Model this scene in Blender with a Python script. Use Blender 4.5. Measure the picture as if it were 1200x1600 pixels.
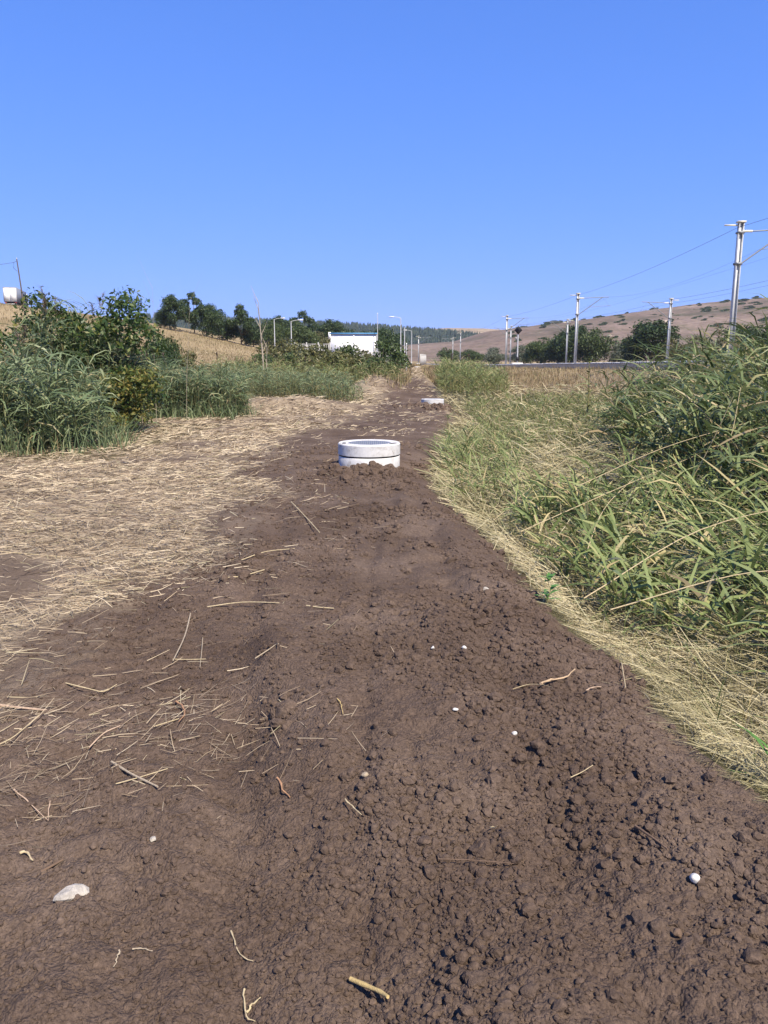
import bpy, math, random
import numpy as np
from mathutils import Vector

R = math.radians
scene = bpy.context.scene
for _o in list(bpy.data.objects):
    bpy.data.objects.remove(_o)
rng = np.random.default_rng(11)
random.seed(5)

# ------------------------------------------------------------------ camera
cam_d = bpy.data.cameras.new('camera')
cam = bpy.data.objects.new('camera', cam_d)
scene.collection.objects.link(cam)
cam.location = (0, 0, 1.65)
cam.rotation_euler = (R(90 - 11.23), 0, 0)
cam_d.sensor_fit = 'VERTICAL'
cam_d.sensor_height = 32.0
cam_d.lens = 32.0 * 1209 / 1600
cam_d.clip_start = 0.05
cam_d.clip_end = 12000
scene.camera = cam

# ------------------------------------------------------------------ sky and sun
SUN_AZ, SUN_EL = 149.0, 52.0       # clockwise from +Y: behind the camera, to the right
world = bpy.data.worlds.new('World')
scene.world = world
world.use_nodes = True
wn, wl = world.node_tree.nodes, world.node_tree.links
bg = wn['Background']
sky = wn.new('ShaderNodeTexSky')
sky.sky_type = 'NISHITA'
sky.sun_disc = False
sky.sun_elevation = R(SUN_EL)
sky.sun_rotation = R(SUN_AZ)
sky.altitude = 300
sky.air_density = 0.6
sky.dust_density = 0.0
sky.ozone_density = 10.0
# the phone's flat, deep blue rendition of a clear sky: the same even curve for the whole dome
sc1 = wn.new('ShaderNodeVectorMath'); sc1.operation = 'MULTIPLY'; sc1.inputs[1].default_value = (0.1, 0.1, 0.1)
sep = wn.new('ShaderNodeSeparateColor'); com = wn.new('ShaderNodeCombineColor')
for ch, cc_ in enumerate((0.199, 0.171, 0.2)):
    ad = wn.new('ShaderNodeMath'); ad.operation = 'ADD'; ad.inputs[1].default_value = cc_
    dv = wn.new('ShaderNodeMath'); dv.operation = 'DIVIDE'
    wl.new(sep.outputs[ch], ad.inputs[0]); wl.new(sep.outputs[ch], dv.inputs[0]); wl.new(ad.outputs[0], dv.inputs[1])
    wl.new(dv.outputs[0], com.inputs[ch])
sc2 = wn.new('ShaderNodeVectorMath'); sc2.operation = 'MULTIPLY'; sc2.inputs[1].default_value = (3.5, 4.45, 9.5)
wl.new(sky.outputs[0], sc1.inputs[0]); wl.new(sc1.outputs[0], sep.inputs[0]); wl.new(com.outputs[0], sc2.inputs[0])
wl.new(sc2.outputs[0], bg.inputs['Color'])
bg.inputs['Strength'].default_value = 0.1

sun_d = bpy.data.lights.new('sun', 'SUN')
sun_d.energy = 5.0
sun_d.angle = R(0.53)
sun_d.color = (1.0, 0.90, 0.75)
sun = bpy.data.objects.new('sun', sun_d)
scene.collection.objects.link(sun)
_ts = Vector((math.sin(R(SUN_AZ)) * math.cos(R(SUN_EL)), math.cos(R(SUN_AZ)) * math.cos(R(SUN_EL)), math.sin(R(SUN_EL))))
sun.rotation_euler = (-_ts).to_track_quat('-Z', 'Y').to_euler()
sun.location = (20, -20, 30)

scene.view_settings.view_transform = 'Standard'
scene.view_settings.look = 'None'
scene.view_settings.exposure = 0.75
scene.view_settings.gamma = 1.0
scene.view_settings.use_curve_mapping = False

# ------------------------------------------------------------------ numeric helpers
def sstep(a, b, x):
    t = np.clip((x - a) / (b - a), 0, 1)
    return t * t * (3 - 2 * t)

def hash2(ix, iy, seed):
    h = (ix.astype(np.int64).astype(np.uint32) * np.uint32(374761393)
         + iy.astype(np.int64).astype(np.uint32) * np.uint32(668265263)
         + np.uint32((seed * 362437 + 974711) & 0xffffffff))
    h = (h ^ (h >> np.uint32(13))) * np.uint32(1274126177)
    h = (h ^ (h >> np.uint32(15))) * np.uint32(2246822519)
    h = h ^ (h >> np.uint32(16))
    return h.astype(np.float64) / 4294967296.0

def vnoise(x, y, seed=0):
    ix, iy = np.floor(x), np.floor(y)
    fx, fy = x - ix, y - iy
    fx = fx * fx * fx * (fx * (fx * 6 - 15) + 10)
    fy = fy * fy * fy * (fy * (fy * 6 - 15) + 10)
    a, b = hash2(ix, iy, seed), hash2(ix + 1, iy, seed)
    c, d = hash2(ix, iy + 1, seed), hash2(ix + 1, iy + 1, seed)
    return ((a * (1 - fx) + b * fx) * (1 - fy) + (c * (1 - fx) + d * fx) * fy) * 2 - 1

def fbm(x, y, seed=0, octv=4, gain=0.5):
    s, a, t = 0, 1.0, 0
    for k in range(octv):
        c, sn = math.cos(k * 1.3), math.sin(k * 1.3)
        s = s + a * vnoise((x * c - y * sn) * 2 ** k + 13.7 * k, (x * sn + y * c) * 2 ** k, seed + k)
        t += a
        a *= gain
    return s / t

def domes(x, y, cell, seed, keep=0.8):
    """rounded crumbs: the highest of random domes, one per lattice cell"""
    wx = x + 0.35 * cell * vnoise(x / cell * 1.7, y / cell * 1.7, seed + 50)
    wy = y + 0.35 * cell * vnoise(x / cell * 1.7 + 40, y / cell * 1.7, seed + 51)
    gx, gy = np.floor(wx / cell), np.floor(wy / cell)
    best = np.zeros_like(x)
    for i in (-1, 0, 1):
        for j in (-1, 0, 1):
            cx, cy = gx + i, gy + j
            px = (cx + hash2(cx, cy, seed)) * cell
            py = (cy + hash2(cx, cy, seed + 1)) * cell
            q = hash2(cx, cy, seed + 2)
            rr = cell * (0.32 + 0.5 * hash2(cx, cy, seed + 3) ** 2)
            d2 = ((wx - px) ** 2 + (wy - py) ** 2) / rr ** 2
            hgt = np.where(q < keep, rr * np.sqrt(np.clip(1 - d2, 0, 1)), 0)
            best = np.maximum(best, hgt)
    return best

# ------------------------------------------------------------------ the lie of the land
RY = np.array([-50, 2.33, 2.63, 2.96, 3.51, 3.99, 4.55, 5.96, 7.35, 9.1, 11.2, 13, 15.6, 20.4, 25.6, 31.6, 51.5, 103, 140, 400.])
RX = np.array([1.9, 1.51, 1.44, 1.36, 1.27, 1.30, 1.12, 1.02, 0.87, 0.69, 0.58, 0.8, 1.16, 1.51, 2.25, 2.7, 3.1, 5.0, 6.5, 12.])
LY = np.array([-50, 2.0, 2.47, 4.18, 4.86, 5.77, 6.82, 7.65, 9.1, 11.2, 15.6, 20.4, 25.6, 51.5, 115, 400.])
LX = np.array([-3.0, -2.6, -2.2, -1.75, -1.6, -1.55, -1.6, -1.6, -1.45, -2.0, -2.3, -1.9, -0.8, 0.3, 2.8, 9.])
RING1, RING2, RING3 = (-0.22, 11.45), (1.98, 31.8), (5.4, 130.0)

def right_edge(y): return np.interp(y, RY, RX)
def left_edge(y): return np.interp(y, LY, LX)
def track_x(y): return 20 - 0.0007 * np.clip(y - 100, 0, None) ** 2
def rail_z(y): return np.clip(0.95 - (y - 54) * 0.0100, -0.25, 1.15)

def edge_noise(x, y):
    return 0.16 * fbm(x * 1.3, y * 1.3, 3, 3) + 0.10 * fbm(x * 6, y * 6, 9, 2)

def soil_mask(x, y):
    n = edge_noise(x, y)
    w = 0.06 + 0.004 * np.abs(y)
    e = right_edge(y) + n * np.clip(0.7 + y * 0.03, 0.7, 2)
    a = 1 - sstep(-w, w, x - e)
    wl_ = 0.35 + 0.01 * np.abs(y)
    el = left_edge(y) + 3.0 * edge_noise(x * 0.5, y * 0.5 + 9)
    b = sstep(-wl_, wl_, x - el)
    far = 1 - sstep(50, 90, y)
    return a * b * np.clip(far + 0.25, 0, 1)

def coarse_height(x, y):
    z = np.interp(y, [-50, 12, 22, 38, 70, 100, 140, 300], [0, 0, -0.24, -0.30, -0.1, 0.0, 0.05, 0.4]) + 0 * x
    A = np.interp(x, [-400, -200, -79, -41, -23, -12, 0, 10], [26, 21, 12.2, 6.9, 2.6, 0.7, 0.15, 0])
    z = z + A * sstep(52, 158, y + 0.1 * x)
    z = z + 0.5 * sstep(70, 200, y) * (1 - sstep(0, 14, x))
    # the reed bed lies lower than the backfilled trench
    e = right_edge(y)
    z = z - 0.26 * sstep(-0.45, 0.55, x - e) * (1 - sstep(30, 45, y)) * (1 - sstep(-2, -8, y))
    # railway bench
    tx = track_x(y)
    m = sstep(-6.0, -0.8, x - tx) * (1 - sstep(13.5, 22, x - tx))
    z = z * (1 - m) + rail_z(y) * m
    # mounds round the manholes
    for (mx, my), a, r in ((RING1, 0.05, 0.75), (RING2, 0.10, 1.3), ((1.75, 30.2), 0.10, 1.1), ((-0.25, 10.92), 0.07, 0.20), ((-0.60, 10.98), 0.06, 0.2), ((0.1, 13.6), 0.16, 1.5), ((-0.05, 10.95), 0.05, 0.2)):
        z = z + a * np.exp(-((x - mx) ** 2 + (y - my) ** 2) / (r * r))
    # windrows of raked straw on the left
    for mx, my, a, r, s in ((-3.4, 30.0, 0.45, 2.6, 0.9), (-6.0, 31.5, 0.4, 2.2, 1.0), (0.6, 39, 0.30, 1.2, 1.4), (-0.4, 46, 0.9, 1.6, 1.6)):
        z = z + a * np.exp(-((x - mx) / r) ** 2 - ((y - my) / s) ** 2)
    # the low flank of the trench mound on the left of the path
    z = z + 0.06 * np.exp(-((x + 1.55 + 0.06 * (y - 5)) / 0.28) ** 2) * sstep(3.6, 5.0, y) * (1 - sstep(10, 14, y))
    # a wheel rut and the soft one beside it
    ridge = x - np.interp(y, [-10, 1.6, 2.0, 3.0, 4.3, 5.8, 8, 11, 14], [0.2, 0.06, -.06, -.42, -.95, -1.45, -1.5, -1.5, -1.6])
    z = z + 0.11 * sstep(-.22, .30, ridge + .12 * fbm(x * 1.6, y * 1.6, 701, 2)) * (1 - .75 * sstep(8, 10.5, y)) * (1 - sstep(11, 16, y)) * (1 - sstep(.0, .5, x - e)) * (y > -8)
    ry = np.array([-10, 1.7, 2.5, 3.5, 4.5, 6, 8, 12.])
    for xs, a, w in (((-.05, -.05, -.08, -.10, -.10, -.10, -.15, -.2), .018, .06), ((-.30, -.36, -.52, -.72, -.84, -.92, -1.05, -1.2), .028, .11),
                     ((-.95, -1.05, -1.22, -1.40, -1.52, -1.65, -1.8, -2.0), .028, .14), ((.62, .62, .60, .58, .52, .45, .4, .3), .025, .10)):
        q = x - np.interp(y, ry, xs) + 0.03 * np.sin(y * 2.3 + a * 99)
        f = (1 - sstep(7, 12, y)) * (y > -5)
        z = z - a * np.exp(-(q / w) ** 2) * f + a * .55 * (np.exp(-((q - 1.7 * w) / w) ** 2) + np.exp(-((q + 1.7 * w) / w) ** 2)) * f
    z = z + np.where(y > 60, 0.5 * fbm(x * 0.02, y * 0.02, 31, 3) * sstep(60, 160, y) * sstep(14, 40, np.abs(x - tx - 5)), 0)
    return z

def height(x, y, fine=True):
    x = np.asarray(x, float); y = np.asarray(y, float)
    z = coarse_height(x, y)
    rad = np.hypot(x, y + 0.5)
    sp = np.where(rad < 6, 0.0030, 0.0055) * rad
    so = soil_mask(x, y)
    z = z + 0.05 * fbm(x * 0.9, y * 0.9, 21, 3)
    if fine:
        loose = np.clip(sstep(-0.25, 0.25, x + 0.10 + 0.03 * (y - 2) + 0.12 * fbm(x * 2, y * 2, 70, 2)) * 0.9 + 0.25, 0, 1)
        loose = loose * np.clip(0.55 + 0.9 * fbm(x * 1.1, y * 1.1, 77, 2), 0.25, 1.25)
        d = 0
        for cell, amp, keep, sd in ((0.24, 0.20, 0.20, 101), (0.11, 0.24, 0.40, 111), (0.055, 0.46, 0.65, 121), (0.030, 0.60, 0.85, 131), (0.018, 0.70, 0.9, 136)):
            att = sstep(1.6, 4.0, cell / sp)
            if cell < 0.12:
                near = rad < 4 * 12
            else:
                near = rad < 60
            r = np.zeros_like(x)
            idx = np.nonzero((att > 0) & near & (so > 0.02))[0] if x.ndim else None
            if idx is not None and len(idx):
                r[idx] = domes(x[idx], y[idx], cell, sd, keep)
            lo = loose if cell > 0.04 else (0.6 + 0.4 * loose)
            d = d + amp * r * att * lo
        d = d + 0.020 * fbm(x * 11, y * 11, 141, 4, 0.6) * sstep(0.5, 3, 0.11 / sp) + 0.030 * fbm(x * 3.1, y * 3.1, 151, 2)
        # tyre lug marks pressed into the smooth left half
        lug = np.sin((y + 0.35 * np.abs(x + 1.0)) * 2 * math.pi / 0.16 + 1.6 * vnoise(x * 3, y * 3, 161))
        lm = (1 - loose) * sstep(-2.2, -1.6, x) * (1 - sstep(4.5, 7, y)) * np.clip(vnoise(x * 1.2, y * 1.2, 163) + 0.5, 0, 1)
        d = d + 0.013 * lug * lm
        z = z + d * so
        z = z + (1 - so) * (0.035 * fbm(x * 2.2, y * 2.2, 171, 3))
    return z

# ------------------------------------------------------------------ object helpers
def link(o):
    scene.collection.objects.link(o)
    return o

def mesh_data(name, V, Fs, mat=None, smooth=False, attrs=None):
    V = np.asarray(V, np.float32).reshape(-1, 3)
    if not isinstance(Fs, (list, tuple)):
        Fs = [Fs]
    Fs = [np.asarray(f, np.int32) for f in Fs if len(f)]
    me = bpy.data.meshes.new(name)
    me.vertices.add(len(V))
    me.vertices.foreach_set('co', V.ravel())
    tot = np.concatenate([np.full(len(f), f.shape[1], np.int32) for f in Fs])
    idx = np.concatenate([f.ravel() for f in Fs])
    st = np.concatenate([[0], np.cumsum(tot)[:-1]]).astype(np.int32)
    me.loops.add(len(idx))
    me.loops.foreach_set('vertex_index', idx)
    me.polygons.add(len(tot))
    me.polygons.foreach_set('loop_start', st)
    me.polygons.foreach_set('loop_total', tot)
    if smooth:
        me.polygons.foreach_set('use_smooth', np.ones(len(tot), bool))
    for k, a in (attrs or {}).items():
        at = me.attributes.new(k, 'FLOAT', 'POINT')
        at.data.foreach_set('value', np.asarray(a, np.float32))
    me.update(calc_edges=True)
    if mat:
        me.materials.append(mat)
    return me

def tag(o, label=None, cat=None, group=None, kind=None):
    if label: o['label'] = label
    if cat: o['category'] = cat
    if group: o['group'] = group
    if kind: o['kind'] = kind
    return o

def obj(name, me, parent=None, loc=(0, 0, 0)):
    o = link(bpy.data.objects.new(name, me))
    o.location = loc
    if parent: o.parent = parent
    return o

def empty(name, loc, label, cat, group=None, rz=0.0):
    o = link(bpy.data.objects.new(name, None))
    o.empty_display_size = 0.3
    o.location = loc
    o.rotation_euler = (0, 0, rz)
    return tag(o, label, cat, group)

class MB:
    """collects simple shapes into one mesh"""
    def __init__(s): s.V, s.Q, s.T, s.n = [], [], [], 0
    def add(s, V, F):
        V = np.asarray(V, float).reshape(-1, 3); F = np.asarray(F, int)
        (s.Q if F.shape[1] == 4 else s.T).append(F + s.n)
        s.V.append(V); s.n += len(V); return s
    def box(s, c, d, rz=0.0):
        c = np.array(c, float); d = np.array(d, float) / 2
        v = np.array([[x, y, z] for z in (-1, 1) for y in (-1, 1) for x in (-1, 1)], float) * d
        if rz:
            k, q = math.cos(rz), math.sin(rz)
            v = np.stack([v[:, 0] * k - v[:, 1] * q, v[:, 0] * q + v[:, 1] * k, v[:, 2]], 1)
        return s.add(v + c, [(0, 2, 3, 1), (4, 5, 7, 6), (0, 1, 5, 4), (2, 6, 7, 3), (0, 4, 6, 2), (1, 3, 7, 5)])
    def tube(s, pts, rad, n=6, cap=True):
        V, F = tube(pts, rad, n)
        s.add(V, F)
        if cap:
            P = np.asarray(pts, float)
            for k, c in ((0, P[0]), (len(P) - 1, P[-1])):
                ring = V[k * n:(k + 1) * n]
                f = [(i, (i + 1) % n, n) for i in range(n)]
                s.add(np.vstack([ring, c]), f)
        return s
    def lathe(s, prof, n=32, c=(0, 0, 0)):
        prof = np.array(prof, float); m = len(prof)
        a = np.linspace(0, 2 * math.pi, n, endpoint=False)
        V = np.stack([np.outer(np.cos(a), prof[:, 0]), np.outer(np.sin(a), prof[:, 0]), np.tile(prof[:, 1], (n, 1))], 2).reshape(-1, 3) + np.array(c)
        F = [(i * m + k, ((i + 1) % n) * m + k, ((i + 1) % n) * m + k + 1, i * m + k + 1) for i in range(n) for k in range(m - 1)]
        return s.add(V, F)
    def data(s, name, mat, smooth=False):
        Fs = []
        if s.Q: Fs.append(np.vstack(s.Q))
        if s.T: Fs.append(np.vstack(s.T))
        return mesh_data(name, np.vstack(s.V), Fs, mat, smooth)
    def build(s, name, mat, parent=None, loc=(0, 0, 0), smooth=False):
        return obj(name, s.data(name, mat, smooth), parent, loc)

def tube(pts, rad, n=6):
    P = np.asarray(pts, float)
    rad = np.broadcast_to(np.asarray(rad, float), (len(P),))
    T = np.gradient(P, axis=0)
    T /= np.linalg.norm(T, axis=1)[:, None] + 1e-12
    ref = np.where(np.abs(T[:, 2:3]) > 0.9, np.array([[1.0, 0, 0]]), np.array([[0, 0, 1.0]]))
    A = np.cross(T, ref); A /= np.linalg.norm(A, axis=1)[:, None] + 1e-12
    B = np.cross(T, A)
    a = np.linspace(0, 2 * math.pi, n, endpoint=False)
    V = (P[:, None] + rad[:, None, None] * (np.cos(a)[None, :, None] * A[:, None] + np.sin(a)[None, :, None] * B[:, None])).reshape(-1, 3)
    F = np.array([(k * n + i, k * n + (i + 1) % n, (k + 1) * n + (i + 1) % n, (k + 1) * n + i) for k in range(len(P) - 1) for i in range(n)])
    return V, F

def spline(pts, n=10):
    P = np.asarray(pts, float)
    if len(P) < 3: return P
    E = np.vstack([2 * P[0] - P[1], P, 2 * P[-1] - P[-2]])
    out = []
    m = max(2, n // (len(P) - 1))
    for i in range(1, len(E) - 2):
        for t in np.linspace(0, 1, m, endpoint=False):
            a, b, c, d = E[i - 1], E[i], E[i + 1], E[i + 2]
            out.append(0.5 * (2 * b + (c - a) * t + (2 * a - 5 * b + 4 * c - d) * t * t + (3 * b - a - 3 * c + d) * t ** 3))
    out.append(P[-1])
    return np.array(out)

def strips(P, az, e0, e1, L, W, nseg=3, roll=None, prof=None, kink=None):
    """N curved ribbons: start points, azimuth, start and end pitch, length, width"""
    P = np.asarray(P, float); N = len(P)
    az, e0, e1, L, W = [np.broadcast_to(np.asarray(a, float), (N,)) for a in (az, e0, e1, L, W)]
    roll = np.zeros(N) if roll is None else np.broadcast_to(roll, (N,))
    if prof is None:
        prof = [0.55, 1.0, 0.75, 0.05] if nseg == 3 else [1] * nseg + [0.4]
    d = np.stack([np.cos(az), np.sin(az), 0 * az], 1)
    pr = np.stack([-np.sin(az), np.cos(az), 0 * az], 1)
    up = np.array([0, 0, 1.0])
    pts = [P]
    dirs = []
    for k in range(nseg):
        e = e0 + (e1 - e0) * (k + 0.5) / nseg
        v = np.cos(e)[:, None] * d + np.sin(e)[:, None] * up
        dirs.append(v)
        pts.append(pts[-1] + v * (L / nseg)[:, None])
    dirs.append(dirs[-1])
    out = np.zeros((N, nseg + 1, 2, 3))
    for k in range(nseg + 1):
        nrm = np.cross(dirs[k], pr)
        w = pr * np.cos(roll)[:, None] + nrm * np.sin(roll)[:, None]
        w = w * (W * prof[k] / 2)[:, None]
        out[:, k, 0] = pts[k] - w
        out[:, k, 1] = pts[k] + w
    b = (np.arange(N) * (nseg + 1) * 2)[:, None, None]
    k = (np.arange(nseg) * 2)[None, :, None]
    F = (b + k + np.array([0, 1, 3, 2])[None, None, :]).reshape(-1, 4)
    return out.reshape(-1, 3), F

def merge(parts):
    V, F, n = [], [], 0
    for v, f in parts:
        V.append(v); F.append(f + n); n += len(v)
    return np.vstack(V), np.vstack(F)

# ------------------------------------------------------------------ materials
def new_mat(name, rough=0.8, spec=0.3):
    m = bpy.data.materials.new(name)
    m.use_nodes = True
    nt = m.node_tree
    b = nt.nodes['Principled BSDF']
    b.inputs['Roughness'].default_value = rough
    b.inputs['Specular IOR Level'].default_value = spec
    return m, nt.nodes, nt.links, b

def ramp(n, stops, interp='LINEAR'):
    r = n.new('ShaderNodeValToRGB')
    r.color_ramp.interpolation = interp
    el = r.color_ramp.elements
    while len(el) < len(stops): el.new(0.5)
    for e, (p, c) in zip(el, stops):
        e.position = p
        e.color = (*c, 1) if len(c) == 3 else c
    return r

def noise(n, l, scale, detail=4, rough=0.55, vec=None, dist=0.0):
    t = n.new('ShaderNodeTexNoise')
    t.inputs['Scale'].default_value = scale
    t.inputs['Detail'].default_value = detail
    t.inputs['Roughness'].default_value = rough
    t.inputs['Distortion'].default_value = dist
    if vec is not None: l.new(vec, t.inputs['Vector'])
    return t

def objco(n):
    return n.new('ShaderNodeTexCoord').outputs['Object']

def mixc(n, l, f, a, b, blend='MIX'):
    m = n.new('ShaderNodeMix'); m.data_type = 'RGBA'; m.blend_type = blend
    for s, v in ((m.inputs['Factor'], f), (m.inputs[6], a), (m.inputs[7], b)):
        if hasattr(v, 'default_value') or hasattr(v, 'links'): l.new(v, s)
        elif isinstance(v, tuple): s.default_value = (*v, 1)
        else: s.default_value = v
    return m.outputs[2]

def plain(name, col, rough=0.7, var=0.25, scale=6, bump=0.0, bscale=40, metal=0.0, spec=0.3):
    m, n, l, b = new_mat(name, rough, spec)
    t = noise(n, l, scale, 5, 0.6, objco(n))
    r = ramp(n, [(0.25, tuple(c * (1 - var) for c in col)), (0.75, tuple(min(1, c * (1 + var)) for c in col))])
    l.new(t.outputs['Fac'], r.inputs[0]); l.new(r.outputs[0], b.inputs['Base Color'])
    b.inputs['Metallic'].default_value = metal
    if bump:
        t2 = noise(n, l, bscale, 4, 0.6, objco(n))
        bp = n.new('ShaderNodeBump'); bp.inputs['Strength'].default_value = bump; bp.inputs['Distance'].default_value = 0.01
        l.new(t2.outputs['Fac'], bp.inputs['Height']); l.new(bp.outputs[0], b.inputs['Normal'])
    return m

def foliage(name, stops, transl=0.35, rough=0.55, patch=None, spec=0.35):
    """leaf colour varies from blade to blade"""
    m, n, l, b = new_mat(name, rough, spec)
    g = n.new('ShaderNodeNewGeometry')
    r = ramp(n, stops)
    l.new(g.outputs['Random Per Island'], r.inputs[0])
    col = r.outputs[0]
    if patch:
        t = noise(n, l, patch[0], 3, 0.5, n.new('ShaderNodeNewGeometry').outputs['Position'])
        rr = ramp(n, [(0.42, (0, 0, 0)), (0.62, (1, 1, 1))])
        l.new(t.outputs['Fac'], rr.inputs[0])
        col = mixc(n, l, rr.outputs[0], col, mixc(n, l, patch[2], col, patch[1]))
    l.new(col, b.inputs['Base Color'])
    tr = n.new('ShaderNodeBsdfTranslucent')
    l.new(col, tr.inputs['Color'])
    mx = n.new('ShaderNodeMixShader'); mx.inputs[0].default_value = transl
    l.new(b.outputs[0], mx.inputs[1]); l.new(tr.outputs[0], mx.inputs[2])
    l.new(mx.outputs[0], n['Material Output'].inputs['Surface'])
    return m

def soil_colour(n, l, co):
    t1 = noise(n, l, 1.1, 5, 0.6, co)
    r1 = ramp(n, [(0.3, (0.078, 0.054, 0.040)), (0.52, (0.112, 0.080, 0.060)), (0.72, (0.158, 0.117, 0.090))])
    l.new(t1.outputs['Fac'], r1.inputs[0])
    t2 = noise(n, l, 55, 4, 0.65, co)
    r2 = ramp(n, [(0.3, (0.68, 0.67, 0.66)), (0.55, (1, 1, 1)), (0.72, (1.4, 1.38, 1.34))])
    l.new(t2.outputs['Fac'], r2.inputs[0])
    soil = mixc(n, l, 1.0, r1.outputs[0], r2.outputs[0], 'MULTIPLY')
    t3 = noise(n, l, 300, 2, 0.5, co)
    r3 = ramp(n, [(0.70, (0, 0, 0)), (0.76, (1, 1, 1))])
    l.new(t3.outputs['Fac'], r3.inputs[0])
    return mixc(n, l, r3.outputs[0], soil, (0.17, 0.13, 0.105))

def ground_material():
    m, n, l, b = new_mat('earth_and_stubble', 1.0, 0.08)
    co = n.new('ShaderNodeNewGeometry').outputs['Position']
    def attr(k):
        a = n.new('ShaderNodeAttribute'); a.attribute_name = k; return a.outputs['Fac']
    soil = soil_colour(n, l, co)
    # straw litter and stubble
    t4 = noise(n, l, 2.3, 5, 0.6, co)
    r4 = ramp(n, [(0.3, (0.17, 0.128, 0.092)), (0.5, (0.29, 0.232, 0.162)), (0.72, (0.40, 0.325, 0.23))])
    l.new(t4.outputs['Fac'], r4.inputs[0])
    t5 = noise(n, l, 40, 4, 0.7, co)
    r5 = ramp(n, [(0.35, (0.55, 0.52, 0.5)), (0.6, (1.1, 1.1, 1.1))])
    l.new(t5.outputs['Fac'], r5.inputs[0])
    straw = mixc(n, l, 1.0, r4.outputs[0], r5.outputs[0], 'MULTIPLY')
    # rough pasture far off
    t6 = noise(n, l, 0.06, 6, 0.6, co)
    r6 = ramp(n, [(0.35, (0.19, 0.15, 0.075)), (0.5, (0.27, 0.205, 0.115)), (0.68, (0.33, 0.26, 0.15))])
    l.new(t6.outputs['Fac'], r6.inputs[0])
    # floor colour darkened under reeds and lodged straw for deeper gaps and contrast
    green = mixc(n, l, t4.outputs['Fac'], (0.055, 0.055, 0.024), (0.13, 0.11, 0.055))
    c = mixc(n, l, attr('pasture'), straw, r6.outputs[0])
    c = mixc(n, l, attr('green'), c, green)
    c = mixc(n, l, attr('soil'), c, soil)
    c = mixc(n, l, attr('ballast'), c, (0.24, 0.21, 0.19))
    l.new(c, b.inputs['Base Color'])
    bp = n.new('ShaderNodeBump'); bp.inputs['Strength'].default_value = 0.6; bp.inputs['Distance'].default_value = 0.012
    t7 = noise(n, l, 95, 5, 0.7, co)
    l.new(t7.outputs['Fac'], bp.inputs['Height'])
    # crumbs too small to mesh
    prev = bp.outputs[0]
    for sc_, dd in ((95, 0.009),):
        wob = mixc(n, l, 0.012, co, noise(n, l, sc_ * 0.8, 2, 0.5, co).outputs['Color'], 'ADD')
        vo = n.new('ShaderNodeTexVoronoi'); vo.feature = 'F1'; vo.inputs['Scale'].default_value = sc_
        l.new(wob, vo.inputs['Vector'])
        b2 = n.new('ShaderNodeBump'); b2.invert = True; b2.inputs['Strength'].default_value = 0.75; b2.inputs['Distance'].default_value = dd
        l.new(vo.outputs['Distance'], b2.inputs['Height']); l.new(prev, b2.inputs['Normal'])
        prev = b2.outputs[0]
    l.new(prev, b.inputs['Normal'])
    return m

MAT = {}
MAT['ground'] = ground_material()
def clod_material():
    m, n, l, b = new_mat('soil_clod', 1.0, 0.08)
    co = n.new('ShaderNodeNewGeometry').outputs['Position']
    l.new(soil_colour(n, l, co), b.inputs['Base Color'])
    bp = n.new('ShaderNodeBump'); bp.inputs['Strength'].default_value = 0.7; bp.inputs['Distance'].default_value = 0.01
    l.new(noise(n, l, 130, 4, 0.7, co).outputs['Fac'], bp.inputs['Height']); l.new(bp.outputs[0], b.inputs['Normal'])
    return m
MAT['clod'] = clod_material()
MAT['straw_litter'] = foliage('straw_litter', [(0.0, (0.20, 0.145, 0.09)), (0.25, (0.34, 0.26, 0.165)), (0.6, (0.48, 0.385, 0.25)), (0.88, (0.62, 0.52, 0.355)), (1.0, (0.30, 0.27, 0.14))], 0.12, 0.6, (0.9, (0.13, 0.095, 0.062), 0.38))
MAT['straw_right'] = foliage('lodged_straw', [(0.0, (0.17, 0.135, 0.07)), (0.3, (0.36, 0.30, 0.16)), (0.65, (0.50, 0.425, 0.245)), (0.85, (0.62, 0.54, 0.34)), (1.0, (0.18, 0.21, 0.08))], 0.12, 0.55, (1.1, (0.16, 0.15, 0.06), 0.5))
MAT['reed_blue'] = foliage('reed_leaf_bluish', [(0.0, (0.085, 0.125, 0.055)), (0.4, (0.135, 0.185, 0.085)), (0.75, (0.205, 0.250, 0.125)), (0.92, (0.28, 0.30, 0.15)), (1.0, (0.42, 0.33, 0.17))], 0.3, 0.5)
MAT['reed_green'] = foliage('reed_leaf_green', [(0.0, (0.075, 0.105, 0.030)), (0.3, (0.140, 0.185, 0.056)), (0.62, (0.220, 0.265, 0.092)), (0.82, (0.31, 0.33, 0.13)), (0.92, (0.48, 0.40, 0.20)), (1.0, (0.36, 0.27, 0.14))], 0.3, 0.5)
MAT['reed_tall'] = foliage('reed_leaf_tall', [(0.0, (0.055, 0.085, 0.026)), (0.35, (0.105, 0.145, 0.048)), (0.68, (0.180, 0.220, 0.085)), (0.86, (0.29, 0.30, 0.13)), (0.94, (0.44, 0.36, 0.19)), (1.0, (0.34, 0.26, 0.14))], 0.3, 0.45)
MAT['reed_mixed'] = foliage('reed_leaf_fading', [(0.0, (0.095, 0.130, 0.035)), (0.4, (0.155, 0.195, 0.055)), (0.65, (0.22, 0.24, 0.085)), (0.82, (0.34, 0.28, 0.13)), (1.0, (0.46, 0.36, 0.2))], 0.3, 0.5)
MAT['dry_grass'] = foliage('dry_grass', [(0.0, (0.15, 0.105, 0.052)), (0.4, (0.25, 0.185, 0.095)), (0.8, (0.35, 0.27, 0.15)), (1.0, (0.16, 0.17, 0.06))], 0.25, 0.7)
MAT['stem'] = foliage('reed_stem', [(0.0, (0.091, 0.098, 0.033)), (0.5, (0.175, 0.165, 0.065)), (1.0, (0.266, 0.232, 0.104))], 0.1, 0.5)
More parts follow.
